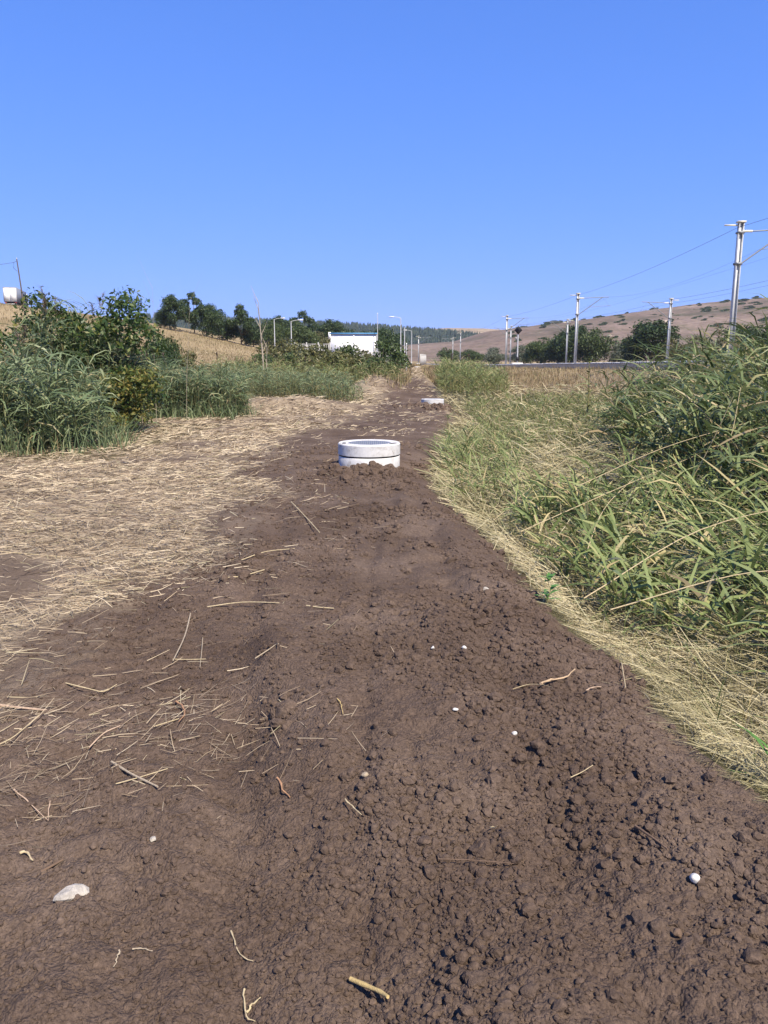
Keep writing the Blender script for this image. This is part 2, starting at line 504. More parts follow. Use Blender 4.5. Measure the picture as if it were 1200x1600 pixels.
MAT['plume'] = foliage('reed_plume', [(0.0, (0.13, 0.095, 0.065)), (0.5, (0.22, 0.165, 0.12)), (1.0, (0.33, 0.27, 0.20))], 0.3, 0.8)
MAT['shrub_leaf'] = foliage('shrub_leaf', [(0.0, (0.025, 0.050, 0.013)), (0.5, (0.048, 0.088, 0.022)), (0.85, (0.086, 0.127, 0.032)), (1.0, (0.196, 0.187, 0.045))], 0.3, 0.45)
MAT['fresh_leaf'] = foliage('fresh_leaf', [(0.0, (0.07, 0.16, 0.03)), (0.6, (0.11, 0.24, 0.05)), (1.0, (0.17, 0.29, 0.07))], 0.35, 0.45)
MAT['yellow_leaf'] = foliage('yellowing_leaf', [(0.0, (0.06, 0.09, 0.022)), (0.5, (0.13, 0.15, 0.035)), (1.0, (0.26, 0.20, 0.05))], 0.3, 0.5)
MAT['tree_leaf'] = foliage('tree_leaf_dark', [(0.0, (0.021, 0.040, 0.014)), (0.5, (0.039, 0.068, 0.022)), (1.0, (0.075, 0.108, 0.034))], 0.25, 0.5)
MAT['tree_leaf_mid'] = foliage('tree_leaf_mid', [(0.0, (0.034, 0.057, 0.017)), (0.5, (0.063, 0.095, 0.028)), (1.0, (0.109, 0.138, 0.042))], 0.25, 0.5)
MAT['tree_leaf_olive'] = foliage('tree_leaf_olive', [(0.0, (0.057, 0.066, 0.022)), (0.5, (0.103, 0.110, 0.036)), (1.0, (0.172, 0.154, 0.060))], 0.25, 0.5)
MAT['tree_leaf_grey'] = foliage('tree_leaf_grey', [(0.0, (0.063, 0.083, 0.050)), (0.5, (0.115, 0.138, 0.085)), (1.0, (0.196, 0.209, 0.140))], 0.25, 0.5)
MAT['pine'] = foliage('pine_needles', [(0.0, (0.012, 0.024, 0.016)), (0.6, (0.024, 0.042, 0.026)), (1.0, (0.045, 0.062, 0.034))], 0.1, 0.6)
MAT['bark'] = plain('bark', (0.10, 0.078, 0.058), 0.9, 0.35, 8, 0.5, 25)
MAT['pale_bark'] = plain('pale_bark', (0.34, 0.29, 0.22), 0.9, 0.25, 8, 0.3, 25)
def ring_concrete():
    m, n, l, b = new_mat('new_concrete', 0.9, 0.2)
    co = objco(n)
    t = noise(n, l, 14, 6, 0.65, co)
    r = ramp(n, [(0.3, (0.42, 0.41, 0.39)), (0.5, (0.54, 0.535, 0.52)), (0.7, (0.60, 0.595, 0.58))]); l.new(t.outputs['Fac'], r.inputs[0])
    t2 = noise(n, l, 5, 5, 0.7, co, 0.6)
    r2 = ramp(n, [(0.56, (0, 0, 0)), (0.68, (1, 1, 1))]); l.new(t2.outputs['Fac'], r2.inputs[0])
    c = mixc(n, l, r2.outputs[0], r.outputs[0], mixc(n, l, .45, r.outputs[0], (0.17, 0.125, 0.09)))
    l.new(c, b.inputs['Base Color'])
    vo = n.new('ShaderNodeTexVoronoi'); vo.inputs['Scale'].default_value = 60; l.new(co, vo.inputs['Vector'])
    r3 = ramp(n, [(0.04, (0, 0, 0)), (0.14, (1, 1, 1))]); l.new(vo.outputs['Distance'], r3.inputs[0])
    bp = n.new('ShaderNodeBump'); bp.inputs['Strength'].default_value = .5; bp.inputs['Distance'].default_value = .006
    l.new(r3.outputs[0], bp.inputs['Height']); l.new(bp.outputs[0], b.inputs['Normal'])
    return m
MAT['concrete'] = ring_concrete()
MAT['wall_concrete'] = plain('weathered_concrete', (0.56, 0.54, 0.50), 0.9, 0.14, 3, 0.3, 30)
MAT['gasket'] = plain('joint_gap', (0.03, 0.03, 0.03), 0.9, 0.2)
MAT['cover'] = plain('cover_grey', (0.20, 0.22, 0.26), 0.55, 0.15, 20, 0.2, 80, 0.3)
MAT['galv'] = plain('galvanised_steel', (0.50, 0.51, 0.51), 0.5, 0.14, 5, metal=0.1)
MAT['galv_dark'] = plain('dull_steel', (0.20, 0.21, 0.22), 0.55, 0.15, 5, metal=0.4)
MAT['cream'] = plain('cream_porcelain', (0.62, 0.58, 0.44), 0.5, 0.1)
MAT['wire'] = plain('wire', (0.09, 0.09, 0.10), 0.5, 0.1)
MAT['black'] = plain('signal_black', (0.012, 0.012, 0.014), 0.6, 0.2)
MAT['white'] = plain('white_sheet', (0.84, 0.84, 0.83), 0.6, 0.02, 2)
MAT['blue'] = plain('blue_trim', (0.10, 0.30, 0.55), 0.5, 0.08)
MAT['trailer_side'] = plain('trailer_grey', (0.17, 0.19, 0.24), 0.7, 0.06, 1.5)  # one grey blue for the whole box body, darker than its doors
MAT['grey'] = plain('mid_grey', (0.25, 0.25, 0.26), 0.7, 0.12)
MAT['tyre'] = plain('tyre_rubber', (0.02, 0.02, 0.02), 0.9, 0.2)
MAT['red_lens'] = plain('red_lens', (0.35, 0.02, 0.015), 0.3, 0.1)
MAT['fence'] = plain('fence_concrete', (0.40, 0.39, 0.37), 0.9, 0.15, 4)
MAT['glass'] = plain('dark_glass', (0.03, 0.04, 0.05), 0.15, 0.1, spec=0.5)
MAT['rock'] = plain('pale_stone', (0.36, 0.33, 0.285), 0.9, 0.45, 30, 0.9, 70)
MAT['white_stone'] = plain('white_stone', (0.52, 0.50, 0.46), 0.8, 0.15, 60, 0.3, 120)
MAT['outcrop'] = plain('outcrop_stone', (0.40, 0.33, 0.26), 0.95, 0.25, 0.15, 0.4, 1)
for k, c in dict(straw=(0.42, 0.34, 0.20), strawg=(0.32, 0.26, 0.18), strawp=(0.40, 0.29, 0.20), root=(0.42, 0.30, 0.18), rooto=(0.34, 0.19, 0.10), rooty=(0.42, 0.31, 0.13), rootb=(0.13, 0.085, 0.055)).items():
    MAT[k] = plain('dead_stem_' + k, c, 0.8, 0.25, 45, 0.4, 120)

# ------------------------------------------------------------------ GROUND: one sheet to the horizon
def straw_cover(x, y):
    so = soil_mask(x, y)
    patch = fbm(x * 0.7, y * 0.7, 301, 3)
    c = (1 - so)
    # bare scuffed patches close in
    c = c * np.clip(1.15 + 2.4 * patch - 0.6 * (1 - sstep(3.5, 7, y)), 0.08, 1)
    c = c + so * (0.012 + 0.10 * np.clip(patch, 0, 1) + .20 * sstep(1.2, 0.0, x - left_edge(y)) * np.clip(.4 + patch * 1.5, 0, 1)) * sstep(0.2, -0.9, x) * sstep(2.2, 3.2, y)
    c = c + so * 0.50 * sstep(14, 24, y) * np.clip(0.3 + patch * 1.5, 0, 1)
    return np.clip(c, 0, 1)

def zones(x, y):
    so = soil_mask(x, y)
    thin = 1 - np.clip(straw_cover(x, y) * 1.5 - .1, 0, 1)
    so = np.maximum(so, np.where((x < right_edge(y)) & (y < 30) & (y > 0) & (x > -14), .8 * thin, 0))
    tx = track_x(y)
    past = sstep(46, 75, y) * np.where(x < tx - 3, 1, 1)
    past = np.maximum(past, sstep(-16, -26, x))
    past = np.maximum(past, sstep(30, 60, np.hypot(x, y)) * (y < 0))
    e = right_edge(y)
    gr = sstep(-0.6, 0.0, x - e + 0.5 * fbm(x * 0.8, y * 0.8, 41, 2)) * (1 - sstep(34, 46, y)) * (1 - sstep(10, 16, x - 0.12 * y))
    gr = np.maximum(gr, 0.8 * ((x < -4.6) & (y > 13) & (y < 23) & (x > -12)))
    bal = sstep(-1.2, -0.2, x - tx) * (1 - sstep(12, 13, x - tx)) * (y > -100)
    return so, past, gr, bal

def build_ground():
    th = np.concatenate([np.linspace(-180, -42, 30)[:-1], np.linspace(-42, 42, 440), np.linspace(42, 180, 30)[1:-1]])
    rr = np.concatenate([np.geomspace(0.12, 1.0, 14)[:-1], np.geomspace(1.0, 6, int(math.log(6) / 0.0029))[:-1], np.geomspace(6, 36, int(math.log(6) / 0.006))[:-1], np.geomspace(36, 3000, 220)])
    t = np.radians(th)
    X = np.outer(rr, np.sin(t)).ravel()
    Y = np.outer(rr, np.cos(t)).ravel() - 0.5
    Z = height(X, Y)
    nr, nt = len(rr), len(t)
    i = np.arange(nr - 1)[:, None]; j = np.arange(nt)[None, :]
    a = i * nt + j; b = i * nt + (j + 1) % nt
    F = np.stack([a, b, b + nt, a + nt], 2).reshape(-1, 4)
    F = F[:, ::-1]
    V = np.stack([X, Y, Z], 1)
    V = np.vstack([V, [[0, -0.5, float(height(np.array([0.0]), np.array([-0.5]))[0])]]])
    c = len(V) - 1
    T = np.array([(c, (k + 1) % nt, k) for k in range(nt)])
    so, pa, gr, ba = zones(V[:, 0], V[:, 1])
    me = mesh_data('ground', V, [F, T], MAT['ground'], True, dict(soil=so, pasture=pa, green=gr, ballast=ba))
    return tag(obj('ground', me), kind='structure')
build_ground()

# ------------------------------------------------------------------ HILLS
def hill_material(name, stops, sc_big, sc_small, rockmask=False):
    m, n, l, b = new_mat(name, 1.0, 0.05)
    co = n.new('ShaderNodeNewGeometry').outputs['Position']
    t = noise(n, l, sc_big, 6, 0.62, co, 0.4)
    r = ramp(n, stops); l.new(t.outputs['Fac'], r.inputs[0])
    t2 = noise(n, l, sc_small, 5, 0.7, co)
    r2 = ramp(n, [(0.36, (0.62, 0.60, 0.56)), (0.5, (1, 1, 1)), (0.7, (1.15, 1.13, 1.1))]); l.new(t2.outputs['Fac'], r2.inputs[0])
    c = mixc(n, l, 1.0, r.outputs[0], r2.outputs[0], 'MULTIPLY')
    if rockmask:
        t3 = noise(n, l, 0.028, 5, 0.65, co, 0.8)
        r3 = ramp(n, [(0.52, (0, 0, 0)), (0.66, (1, 1, 1))]); l.new(t3.outputs['Fac'], r3.inputs[0])
        c = mixc(n, l, r3.outputs[0], c, mixc(n, l, .75, c, (0.085, 0.085, 0.045)))
        t4 = noise(n, l, 0.05, 6, 0.75, co, 1.0)
        r4 = ramp(n, [(0.60, (0, 0, 0)), (0.68, (1, 1, 1))]); l.new(t4.outputs['Fac'], r4.inputs[0])
        c = mixc(n, l, r4.outputs[0], c, mixc(n, l, .6, c, (0.36, 0.30, 0.24)))
    l.new(c, b.inputs['Base Color'])
    return m
HM1 = hill_material('dry_hillside', [(0.3, (0.10, 0.085, 0.058)), (0.45, (0.165, 0.122, 0.093)), (0.6, (0.20, 0.15, 0.118)), (0.75, (0.255, 0.195, 0.14))], 0.012, 0.16, True)
HM2 = hill_material('far_field', [(0.3, (0.26, 0.20, 0.13)), (0.7, (0.36, 0.28, 0.18))], 0.006, 0.08)
HM3 = hill_material('forest_floor', [(0.3, (0.04, 0.05, 0.03)), (0.7, (0.07, 0.08, 0.045))], 0.02, 0.2)

def right_hill_z(x, y):
    ridge = np.interp(x, [-300, -60, 20, 75, 109, 176, 251, 331, 397, 520, 800, 1300], [5, 8, 13, 18, 28, 38, 48, 57, 64, 73, 84, 90])
    s = sstep(300, 820, y - 0.12 * x) * 0.55 + 0.45 * np.clip((y - 310 - 0.12 * x) / 520, 0, 1)
    z = ridge * s + 1.0 * fbm(x * 0.02, y * 0.02, 201, 4) * sstep(300, 420, y) - 2.5 * (1 - sstep(280, 330, y))
    z = z + 5 * s * fbm(x * 0.006, y * 0.008, 211, 3)
    gul = np.abs(fbm(x * 0.012 + 3, y * 0.004, 221, 3))
    z = z - 3.0 * np.clip(0.12 - gul, 0, 1) / 0.12 * sstep(340, 500, y) * (1 - sstep(760, 830, y)) * 0.6
    back = sstep(830, 1400, y)
    return z * (1 - 0.5 * back)

def hill_mesh(name, zf, x0, x1, nx, y0, y1, ny, mat):
    xs, ys = np.linspace(x0, x1, nx), np.linspace(y0, y1, ny)
    X, Y = np.meshgrid(xs, ys)
    X, Y = X.ravel(), Y.ravel()
    V = np.stack([X, Y, zf(X, Y)], 1)
    i = np.arange(ny - 1)[:, None]; j = np.arange(nx - 1)[None, :]
    a = i * nx + j
    F = np.stack([a, a + 1, a + nx + 1, a + nx], 2).reshape(-1, 4)
    return tag(obj(name, mesh_data(name, V, F, mat, True)), kind='structure')
hill_mesh('hill', right_hill_z, -320, 1300, 260, 270, 1400, 150, HM1)

def forest_ridge_z(x, y):
    ridge = np.interp(x, [-900, -300, -60, 0, 60, 120, 150, 185, 260], [60, 56, 45, 42, 37, 32, 28, 16, 2])
    return ridge * sstep(760, 1120, y) - 1.5
hill_mesh('hill', forest_ridge_z, -900, 300, 90, 740, 1300, 40, HM3)

def far_hill_z(x, y):
    ridge = np.interp(x, [-1800, -600, -200, 0, 130, 210, 330, 700, 1500], [80, 72, 52, 55, 65, 63, 55, 48, 45])
    return ridge * sstep(1200, 1640, y) - 2 + 2 * fbm(x * 0.004, y * 0.004, 231, 3)
hill_mesh('hill', far_hill_z, -1800, 1500, 90, 1180, 2400, 40, HM2)

# the pine wood: reads as one mass
def build_pines():
    N = 5200
    x = rng.uniform(-330, 175, N); y = rng.uniform(800, 1150, N)
    z = forest_ridge_z(x, y)
    ok = (z > 6 + 2 * fbm(x * 0.03, y * 0.03, 5, 2)) & (x < 150 + 20 * fbm(x * 0.02, y * 0.02, 8, 2))
    x, y, z = x[ok], y[ok], z[ok]; N = len(x)
    h = rng.uniform(5.5, 10.5, N); w = h * rng.uniform(0.2, 0.3, N)
    n = 5
    parts = []
    for lo, hi, ws in ((0.08, 0.62, 1.0), (0.38, 0.85, 0.72), (0.62, 1.0, 0.45)):
        a = np.linspace(0, 2 * math.pi, n, endpoint=False)[None, :] + rng.uniform(0, 6, (N, 1))
        rr = (w * ws)[:, None] * rng.uniform(0.7, 1.25, (N, n))
        base = np.stack([x[:, None] + rr * np.cos(a), y[:, None] + rr * np.sin(a), np.broadcast_to((z + lo * h)[:, None], (N, n)) + rng.uniform(-.4, .4, (N, n))], 2)
        tip = np.stack([x + rng.uniform(-.3, .3, N), y, z + hi * h], 1)[:, None]
        V = np.concatenate([base, tip], 1).reshape(-1, 3)
        b = (np.arange(N) * (n + 1))[:, None, None]
        f = np.array([(k, (k + 1) % n, n) for k in range(n)])[None]
        parts.append((V, (b + f).reshape(-1, 3)))
    V, F = merge(parts)
    o = obj('pine_forest', mesh_data('pine_forest', V, F, MAT['pine']))
    tag(o, 'dark green pine wood covering the far ridge behind the white building', 'forest', kind='stuff')
build_pines()

# ------------------------------------------------------------------ TREES AND BUSHES
def crown_mesh(seed, w, h, n, leaf, nl=14, zlo=0.0, spread=1.0, mat='tree_leaf', hollow=0.55):
    r = np.random.default_rng(seed)
    c = []
    for k in range(nl):
        while True:
            p = r.uniform(-1, 1, 3)
            if np.linalg.norm(p) < 1: break
        c.append(p * np.array([0.68, 0.68, 0.72]) * spread)
    c = np.array(c)
    rad = r.uniform(0.20, 0.42, nl)
    k = r.choice(nl, n, p=rad ** 2 / (rad ** 2).sum())
    d = r.normal(size=(n, 3)); d /= np.linalg.norm(d, axis=1)[:, None]
    d[:, 2] = np.where(d[:, 2] < -0.4, -d[:, 2], d[:, 2])
    rr = rad[k] * (hollow + (1 - hollow) * r.uniform(0, 1, n) ** 0.6) * (1 + 0.35 * r.normal(size=n).clip(-1, 1.6) * 0.5)
    p = c[k] + d * rr[:, None]
    zmin = p[:, 2].min()
    kx, ky = np.percentile(np.abs(p[:, 0]), 99), np.percentile(np.abs(p[:, 1]), 99)
    P = np.stack([p[:, 0] / kx * w / 2, p[:, 1] / ky * w / 2, zlo + (p[:, 2] - zmin) / (p[:, 2].max() - zmin) * (h - zlo)], 1)
    nrm = d + 0.9 * r.normal(size=(n, 3)); nrm /= np.linalg.norm(nrm, axis=1)[:, None]
    u = np.cross(nrm, r.normal(size=(n, 3))); u /= np.linalg.norm(u, axis=1)[:, None]
    v = np.cross(nrm, u)
    s = leaf * r.uniform(0.6, 1.3, n)[:, None]
    V = np.stack([P - u * s, P + v * s * 0.42 + u * s * 0.1, P + u * s, P - v * s * 0.42 + u * s * 0.1], 1).reshape(-1, 3)
    F = np.arange(4 * n).reshape(-1, 4)
    cc = np.stack([c[:, 0] / kx * w / 2, c[:, 1] / ky * w / 2, zlo + (c[:, 2] - zmin) / (p[:, 2].max() - zmin) * (h - zlo)], 1)
    return mesh_data('crown', V, F, MAT[mat]), cc

def wood_mesh(seed, h, r0, targets, zfork, mat='bark', stems=1):
    r = np.random.default_rng(seed + 900)
    mb = MB()
    tops = []
    for s in range(stems):
        off = r.uniform(-0.25, 0.25, 2) * (stems > 1)
        pts = [np.array([off[0], off[1], -0.3]), np.array([off[0] * 1.4 + r.uniform(-.1, .1) * h * 0.1, off[1] * 1.4, zfork * 0.55]),
               np.array([off[0] * 2 + r.uniform(-.3, .3) * h * 0.1, off[1] * 2, zfork]), np.array([off[0] * 3 + r.uniform(-.3, .3) * h * 0.1, off[1] * 3, h * 0.8])]
        sp = spline(pts, 9)
        mb.tube(sp, np.linspace(r0, r0 * 0.2, len(sp)), 7)
        tops.append(sp)
    for k, t in enumerate(targets):
        sp = tops[k % stems]
        i = min(len(sp) - 1, max(2, int(len(sp) * min(0.85, 0.3 + 0.4 * t[2] / h))))
        a = sp[i]
        m = (a + t) / 2 + np.array([0, 0, -0.04 * h])
        q = spline([a, m, t], 6)
        mb.tube(q, np.linspace(r0 * 0.38, r0 * 0.08, len(q)), 5)
    return mb.data('trunk', MAT[mat])

PROTO = {}
def proto(key, **k):
    if key not in PROTO:
        cm, cc = crown_mesh(k['seed'], k['w'], k['h'], k['n'], k['leaf'], k.get('nl', 14), k.get('zlo', 0), k.get('spread', 1), k['mat'], k.get('hollow', 0.55))
        tm = wood_mesh(k['seed'], k['h'], k.get('r0', 0.16), cc[:9], k.get('zfork', k['h'] * 0.3), k.get('bark', 'bark'), k.get('stems', 1))
        PROTO[key] = (cm, tm)
    return PROTO[key]

def tree(name, label, key, x, y, sc=(1, 1, 1), rz=0.0, cat='tree', group=None, zoff=0.0, **k):
    z = float(k.pop('z')) if 'z' in k else float(coarse_height(np.array([x]), np.array([y]))[0])
    cm, tm = proto(key, **k) if k else PROTO[key]
    e = empty(name, (x, y, z + zoff), label, cat, group, rz)
    e.scale = sc
    obj('trunk', tm, e)
    obj('crown', cm, e)
    return e

proto('tall', seed=31, w=6.0, h=7.5, n=7500, leaf=0.21, nl=24, zlo=0.4, spread=1.1, mat='tree_leaf', r0=0.16, zfork=2.6)
proto('tall2', seed=32, w=5.6, h=8.0, n=6500, leaf=0.21, nl=20, zlo=0.7, spread=1.25, mat='tree_leaf', r0=0.15, zfork=3)
proto('round', seed=33, w=7.4, h=6.5, n=9000, leaf=0.21, nl=28, zlo=0.3, spread=1.0, mat='tree_leaf', r0=0.2, zfork=1.8)
proto('mid', seed=34, w=7.4, h=7.0, n=9000, leaf=0.21, nl=28, zlo=0.3, spread=1.0, mat='tree_leaf_mid', r0=0.2, zfork=1.8)
proto('olive', seed=35, w=7.0, h=4.8, n=7500, leaf=0.19, nl=24, zlo=0.0, spread=1.0, mat='tree_leaf_olive', r0=0.12, zfork=1.0, stems=3)
proto('willow', seed=36, w=7.0, h=5.5, n=7500, leaf=0.19, nl=24, zlo=0.0, spread=1.0, mat='tree_leaf_grey', r0=0.16, zfork=1.2, stems=2)

def PX(px, Y): return (px - 600) / 1209.0 * Y * 0.981 + 0   # helper used only to lay out the plan
G1 = 'trees on the crest of the left slope'
for px, Y, key, s, sz, rz, lab in (
    (259, 152, 'round', 0.42, 0.62, 0.3, 'low dark tree half hidden behind the tall reeds on the left slope'),
    (276, 150, 'tall', 0.72, 0.90, 1.0, 'dark tree just right of the reeds, leftmost clear crown on the crest'),
    (306, 156, 'tall2', 0.85, 1.02, 2.1, 'tall loose-crowned tree second from the left on the crest'),
    (333, 158, 'round', 0.72, 1.05, 3.0, 'broad dense tree in the middle of the crest row'),
    (378, 160, 'tall2', 1.0, 1.02, 4.2, 'slender dark tree standing apart near the right end of the crest'),
    (356, 162, 'round', 0.75, 0.6, 5.0, 'low dark tree filling the gap left of the slender crest tree'),
    (397, 165, 'round', 0.7, 0.72, 0.8, 'small dark tree at the right foot of the crest row')):
    tree('hillside_tree', lab, key, PX(px, Y), Y, (s, s, sz), rz, group=G1)
G2 = 'trees behind the white building'
for px, Y, key, s, sz, rz, lab in (
    (424, 185, 'mid', 0.8, 0.85, 0.2, 'green tree behind the left lamp post'),
    (441, 200, 'tall', 0.9, 0.95, 0.7, 'dark tree top between the two left lamp posts'),
    (468, 180, 'mid', 1.05, 0.95, 1.5, 'broad bright green tree right of the second lamp post'),
    (477, 215, 'tall2', 1.25, 1.22, 2.2, 'tall umbrella-crowned tree rising above the bright green tree'),
    (512, 205, 'tall', 1.2, 1.12, 3.1, 'tall dark tree just left of the white building'),
    (545, 210, 'round', 1.2, 1.1, 4.1, 'wide dark tree behind the white building, left half'),
    (570, 215, 'round', 1.1, 1.05, 5.2, 'wide dark tree behind the white building, right half'),
    (495, 190, 'olive', 1.1, 1.1, 1.2, 'low olive tree at the left end of the white building'),
    (603, 150, 'round', 0.95, 0.92, 2.6, 'dark round tree right of the white building')):
    tree('background_tree', lab, key, PX(px, Y), Y, (s * 1.08, s * 1.08, sz * 1.16), rz, group=G2)
G3 = 'trees along the far side of the railway'
for px, Y, key, s, sz, rz, lab in (
    (700, 255, 'mid', 1.0, 0.75, 0.1, 'low bush beyond the railway left of the thin white poles'),
    (735, 240, 'mid', 1.2, 0.62, 1.2, 'low wide bush right of the thin white poles'),
    (772, 215, 'willow', 1.0, 0.85, 0.5, 'grey green bush just left of the third mast'),
    (815, 205, 'willow', 1.0, 0.9, 2.5, 'grey green bush behind the railway signal'),
    (845, 195, 'mid', 1.15, 0.95, 3.3, 'green bush between the signal and the thin far mast'),
    (872, 190, 'mid', 1.2, 1.0, 4.0, 'wide green bush left of the second mast'),
    (893, 185, 'round', 1.3, 1.45, 1.0, 'tall dark tree directly behind the second mast'),
    (925, 180, 'mid', 1.2, 1.22, 2.0, 'green tree just right of the second mast'),
    (968, 175, 'willow', 0.85, 0.9, 0.9, 'pale grey green bush between the second mast and the leaning far mast'),
    (993, 165, 'round', 0.85, 1.02, 5.5, 'dark bush left of the tallest tree by the far mast'),
    (1018, 160, 'tall', 1.7, 1.25, 4.4, 'tallest dark tree behind the thin mast at right'),
    (1048, 158, 'olive', 1.0, 1.2, 0.4, 'olive bush right of the thin far mast'),
    (1085, 150, 'olive', 1.25, 1.25, 1.4, 'wide olive bush midway to the nearest mast'),
    (1122, 145, 'olive', 1.15, 1.2, 2.4, 'olive bush just left of the nearest mast'),
    (1165, 135, 'round', 1.15, 1.15, 3.4, 'dark tree behind the nearest mast'),
    (1200, 130, 'round', 1.0, 1.15, 4.9, 'dark tree at the right edge beyond the railway'),
    (1245, 130, 'mid', 1.1, 1.1, 0.3, 'green tree beyond the railway outside the right edge')):
    tree('trackside_tree', lab, key, PX(px, Y), Y, (s, s, sz), rz, group=G3)

# shrubs sprinkled over the hillside (far too small to show parts)
dot_me, _ = crown_mesh(77, 4.0, 2.6, 170, 0.75, 7, 0.0, 1.0, 'tree_leaf_mid', 0.4)
dot_me.name = 'shrub'
pts = []
for px, t in [(852, .92), (858, .93), (866, .93), (878, .95), (888, .94), (1005, .97), (1012, .97), (1060, .97), (1075, .96), (1120, .97), (1140, .97), (1160, .98), (1185, .98), (1195, .98),
              (1130, .8), (1150, .78), (1165, .8), (1100, .85), (1115, .75), (1085, .6), (1140, .5), (1110, .5), (1175, .55), (1190, .7)]:
    pts.append((px, 300 + t * 520))
for _ in range(120):
    pts.append((random.uniform(790, 1260), 330 + 480 * random.random() ** 0.8))
for px, Y in pts:
    x = (px - 600) / 1209 * Y; yy = Y + 0.12 * x
    x = (px - 600) / 1209 * yy
    z = float(right_hill_z(np.array([x]), np.array([yy]))[0])
    o = obj('hillside_shrub', dot_me, None, (x, yy, z - 0.3))
    s = random.uniform(0.35, 1.2)
    o.scale = (s * random.uniform(0.8, 3.2), s, s * random.uniform(0.5, 1.1)); o.rotation_euler = (0, 0, random.uniform(-.5, .5))
    tag(o, 'small dark shrub dotting the dry brown hillside', 'shrub', 'shrubs scattered over the dry hillside')

# ------------------------------------------------------------------ stones helper
def stone_data(name, seed, dims, mat, sub=2, rough=0.18, flat=0.0):
    import bmesh
    bm = bmesh.new()
    bmesh.ops.create_icosphere(bm, subdivisions=sub, radius=1)
    r = np.random.default_rng(seed)
    K = r.normal(size=(5, 3)); ph = r.uniform(0, 6, 5)
    cuts = r.normal(size=(6, 3)); cuts /= np.linalg.norm(cuts, axis=1)[:, None]
    for v in bm.verts:
        p = np.array(v.co)
        for c in cuts:
            dd = p @ c
            if dd > 0.72: p = p - c * (dd - 0.72) * flat
        q = 1 + rough * sum(math.sin(p @ K[i] * 2.2 + ph[i]) for i in range(5)) / 2.5
        v.co = Vector(p * q * np.array(dims))
    me = bpy.data.meshes.new(name)
    bm.to_mesh(me); bm.free()
    me.materials.append(MAT[mat])
    me.polygons.foreach_set('use_smooth', np.ones(len(me.polygons), bool))
    return me

# pale outcrops on the hill
def outcrop(label, cells, seed):
    r = np.random.default_rng(seed)
    px0, Y0 = cells[0][:2]
    x0 = (px0 - 600) / 1209 * Y0
    e = empty('rock_outcrop', (x0, Y0, float(right_hill_z(np.array([x0]), np.array([Y0]))[0])), label, 'rock')
    for i, (px, Y, s) in enumerate(cells):
        x = (px - 600) / 1209 * Y
        z = float(right_hill_z(np.array([x]), np.array([Y]))[0])
        o = obj('boulder', stone_data('boulder', seed + i, (s * r.uniform(.8, 1.5), s, s * r.uniform(.5, .8)), 'outcrop', 2, 0.35, 0.8), e)
        o.location = (x - e.location.x, Y - e.location.y, z - e.location.z - 0.1 * s)
        o.rotation_euler = (0, 0, r.uniform(0, 3))
outcrop('pale rock outcrop above the trees right of the second mast', [(928, 560, 3.4), (915, 545, 2.6), (922, 580, 2.2), (936, 550, 2.8), (944, 575, 2.4), (908, 530, 2.2), (932, 520, 1.8), (948, 540, 1.6), (918, 510, 1.7)], 41)
outcrop('pale rock outcrop on the slope left of the thin far mast', [(1018, 640, 3.0), (1010, 630, 2.2), (1026, 645, 2.6), (1033, 650, 2.0), (1022, 615, 1.6)], 61)
outcrop('flat pale rock band on the hill right of the nearest mast', [(1168, 560, 2.4), (1176, 562, 2.8), (1186, 566, 2.2), (1196, 570, 2.6), (1206, 572, 2.4)], 81)

# ------------------------------------------------------------------ RAILWAY
def gz(x, y): return float(height(np.array([float(x)]), np.array([float(y)]), False)[0])

# low concrete kerb wall, one panel after another
wall = empty('concrete_wall', (18.6, 46, rail_z(46)), 'long low concrete wall of panels along the edge of the railway', 'wall')
def prism_y(prof, L):
    prof = np.array(prof, float); m = len(prof)
    V = np.concatenate([np.stack([prof[:, 0], np.full(m, q), prof[:, 1]], 1) for q in (-L / 2, L / 2)])
    mb = MB().add(V, [(i, i + m, (i + 1) % m + m, (i + 1) % m) for i in range(m)])
    for o_, c in ((0, np.array([prof[:, 0].mean(), -L / 2, prof[:, 1].mean()])), (m, np.array([prof[:, 0].mean(), L / 2, prof[:, 1].mean()]))):
        mb.add(np.vstack([V[o_:o_ + m], c]), [(i, (i + 1) % m, m) for i in range(m)])
    return mb
# face leaned back and coping broadened so that the wall catches sun
pan = prism_y([(-.62, -.62), (-.10, .46), (-.16, .47), (-.16, .60), (.34, .62), (.34, -.62)], 2.485).data('panel', MAT['wall_concrete'])
slot = MB().box((0, 0, 0), (.03, .15, .09)).data('slot', MAT['gasket'])
k = 0
yy = 38.0
while yy < 235:
    x = float(track_x(yy)) - 1.35
    dx = float(track_x(yy + 2.5)) - float(track_x(yy))
    o = obj('panel', pan, wall)
    o.location = (x - 18.6, yy - 46, rail_z(yy) - 0.12 + random.uniform(-.012, .012) - rail_z(46))
    o.rotation_euler = (0, 0, -math.atan2(dx, 2.5))
    if 44 < yy < 92:
        for q in range(5): obj('slot', slot, o, (-.152, -1.0 + q * .5, .535))
    yy += 2.5

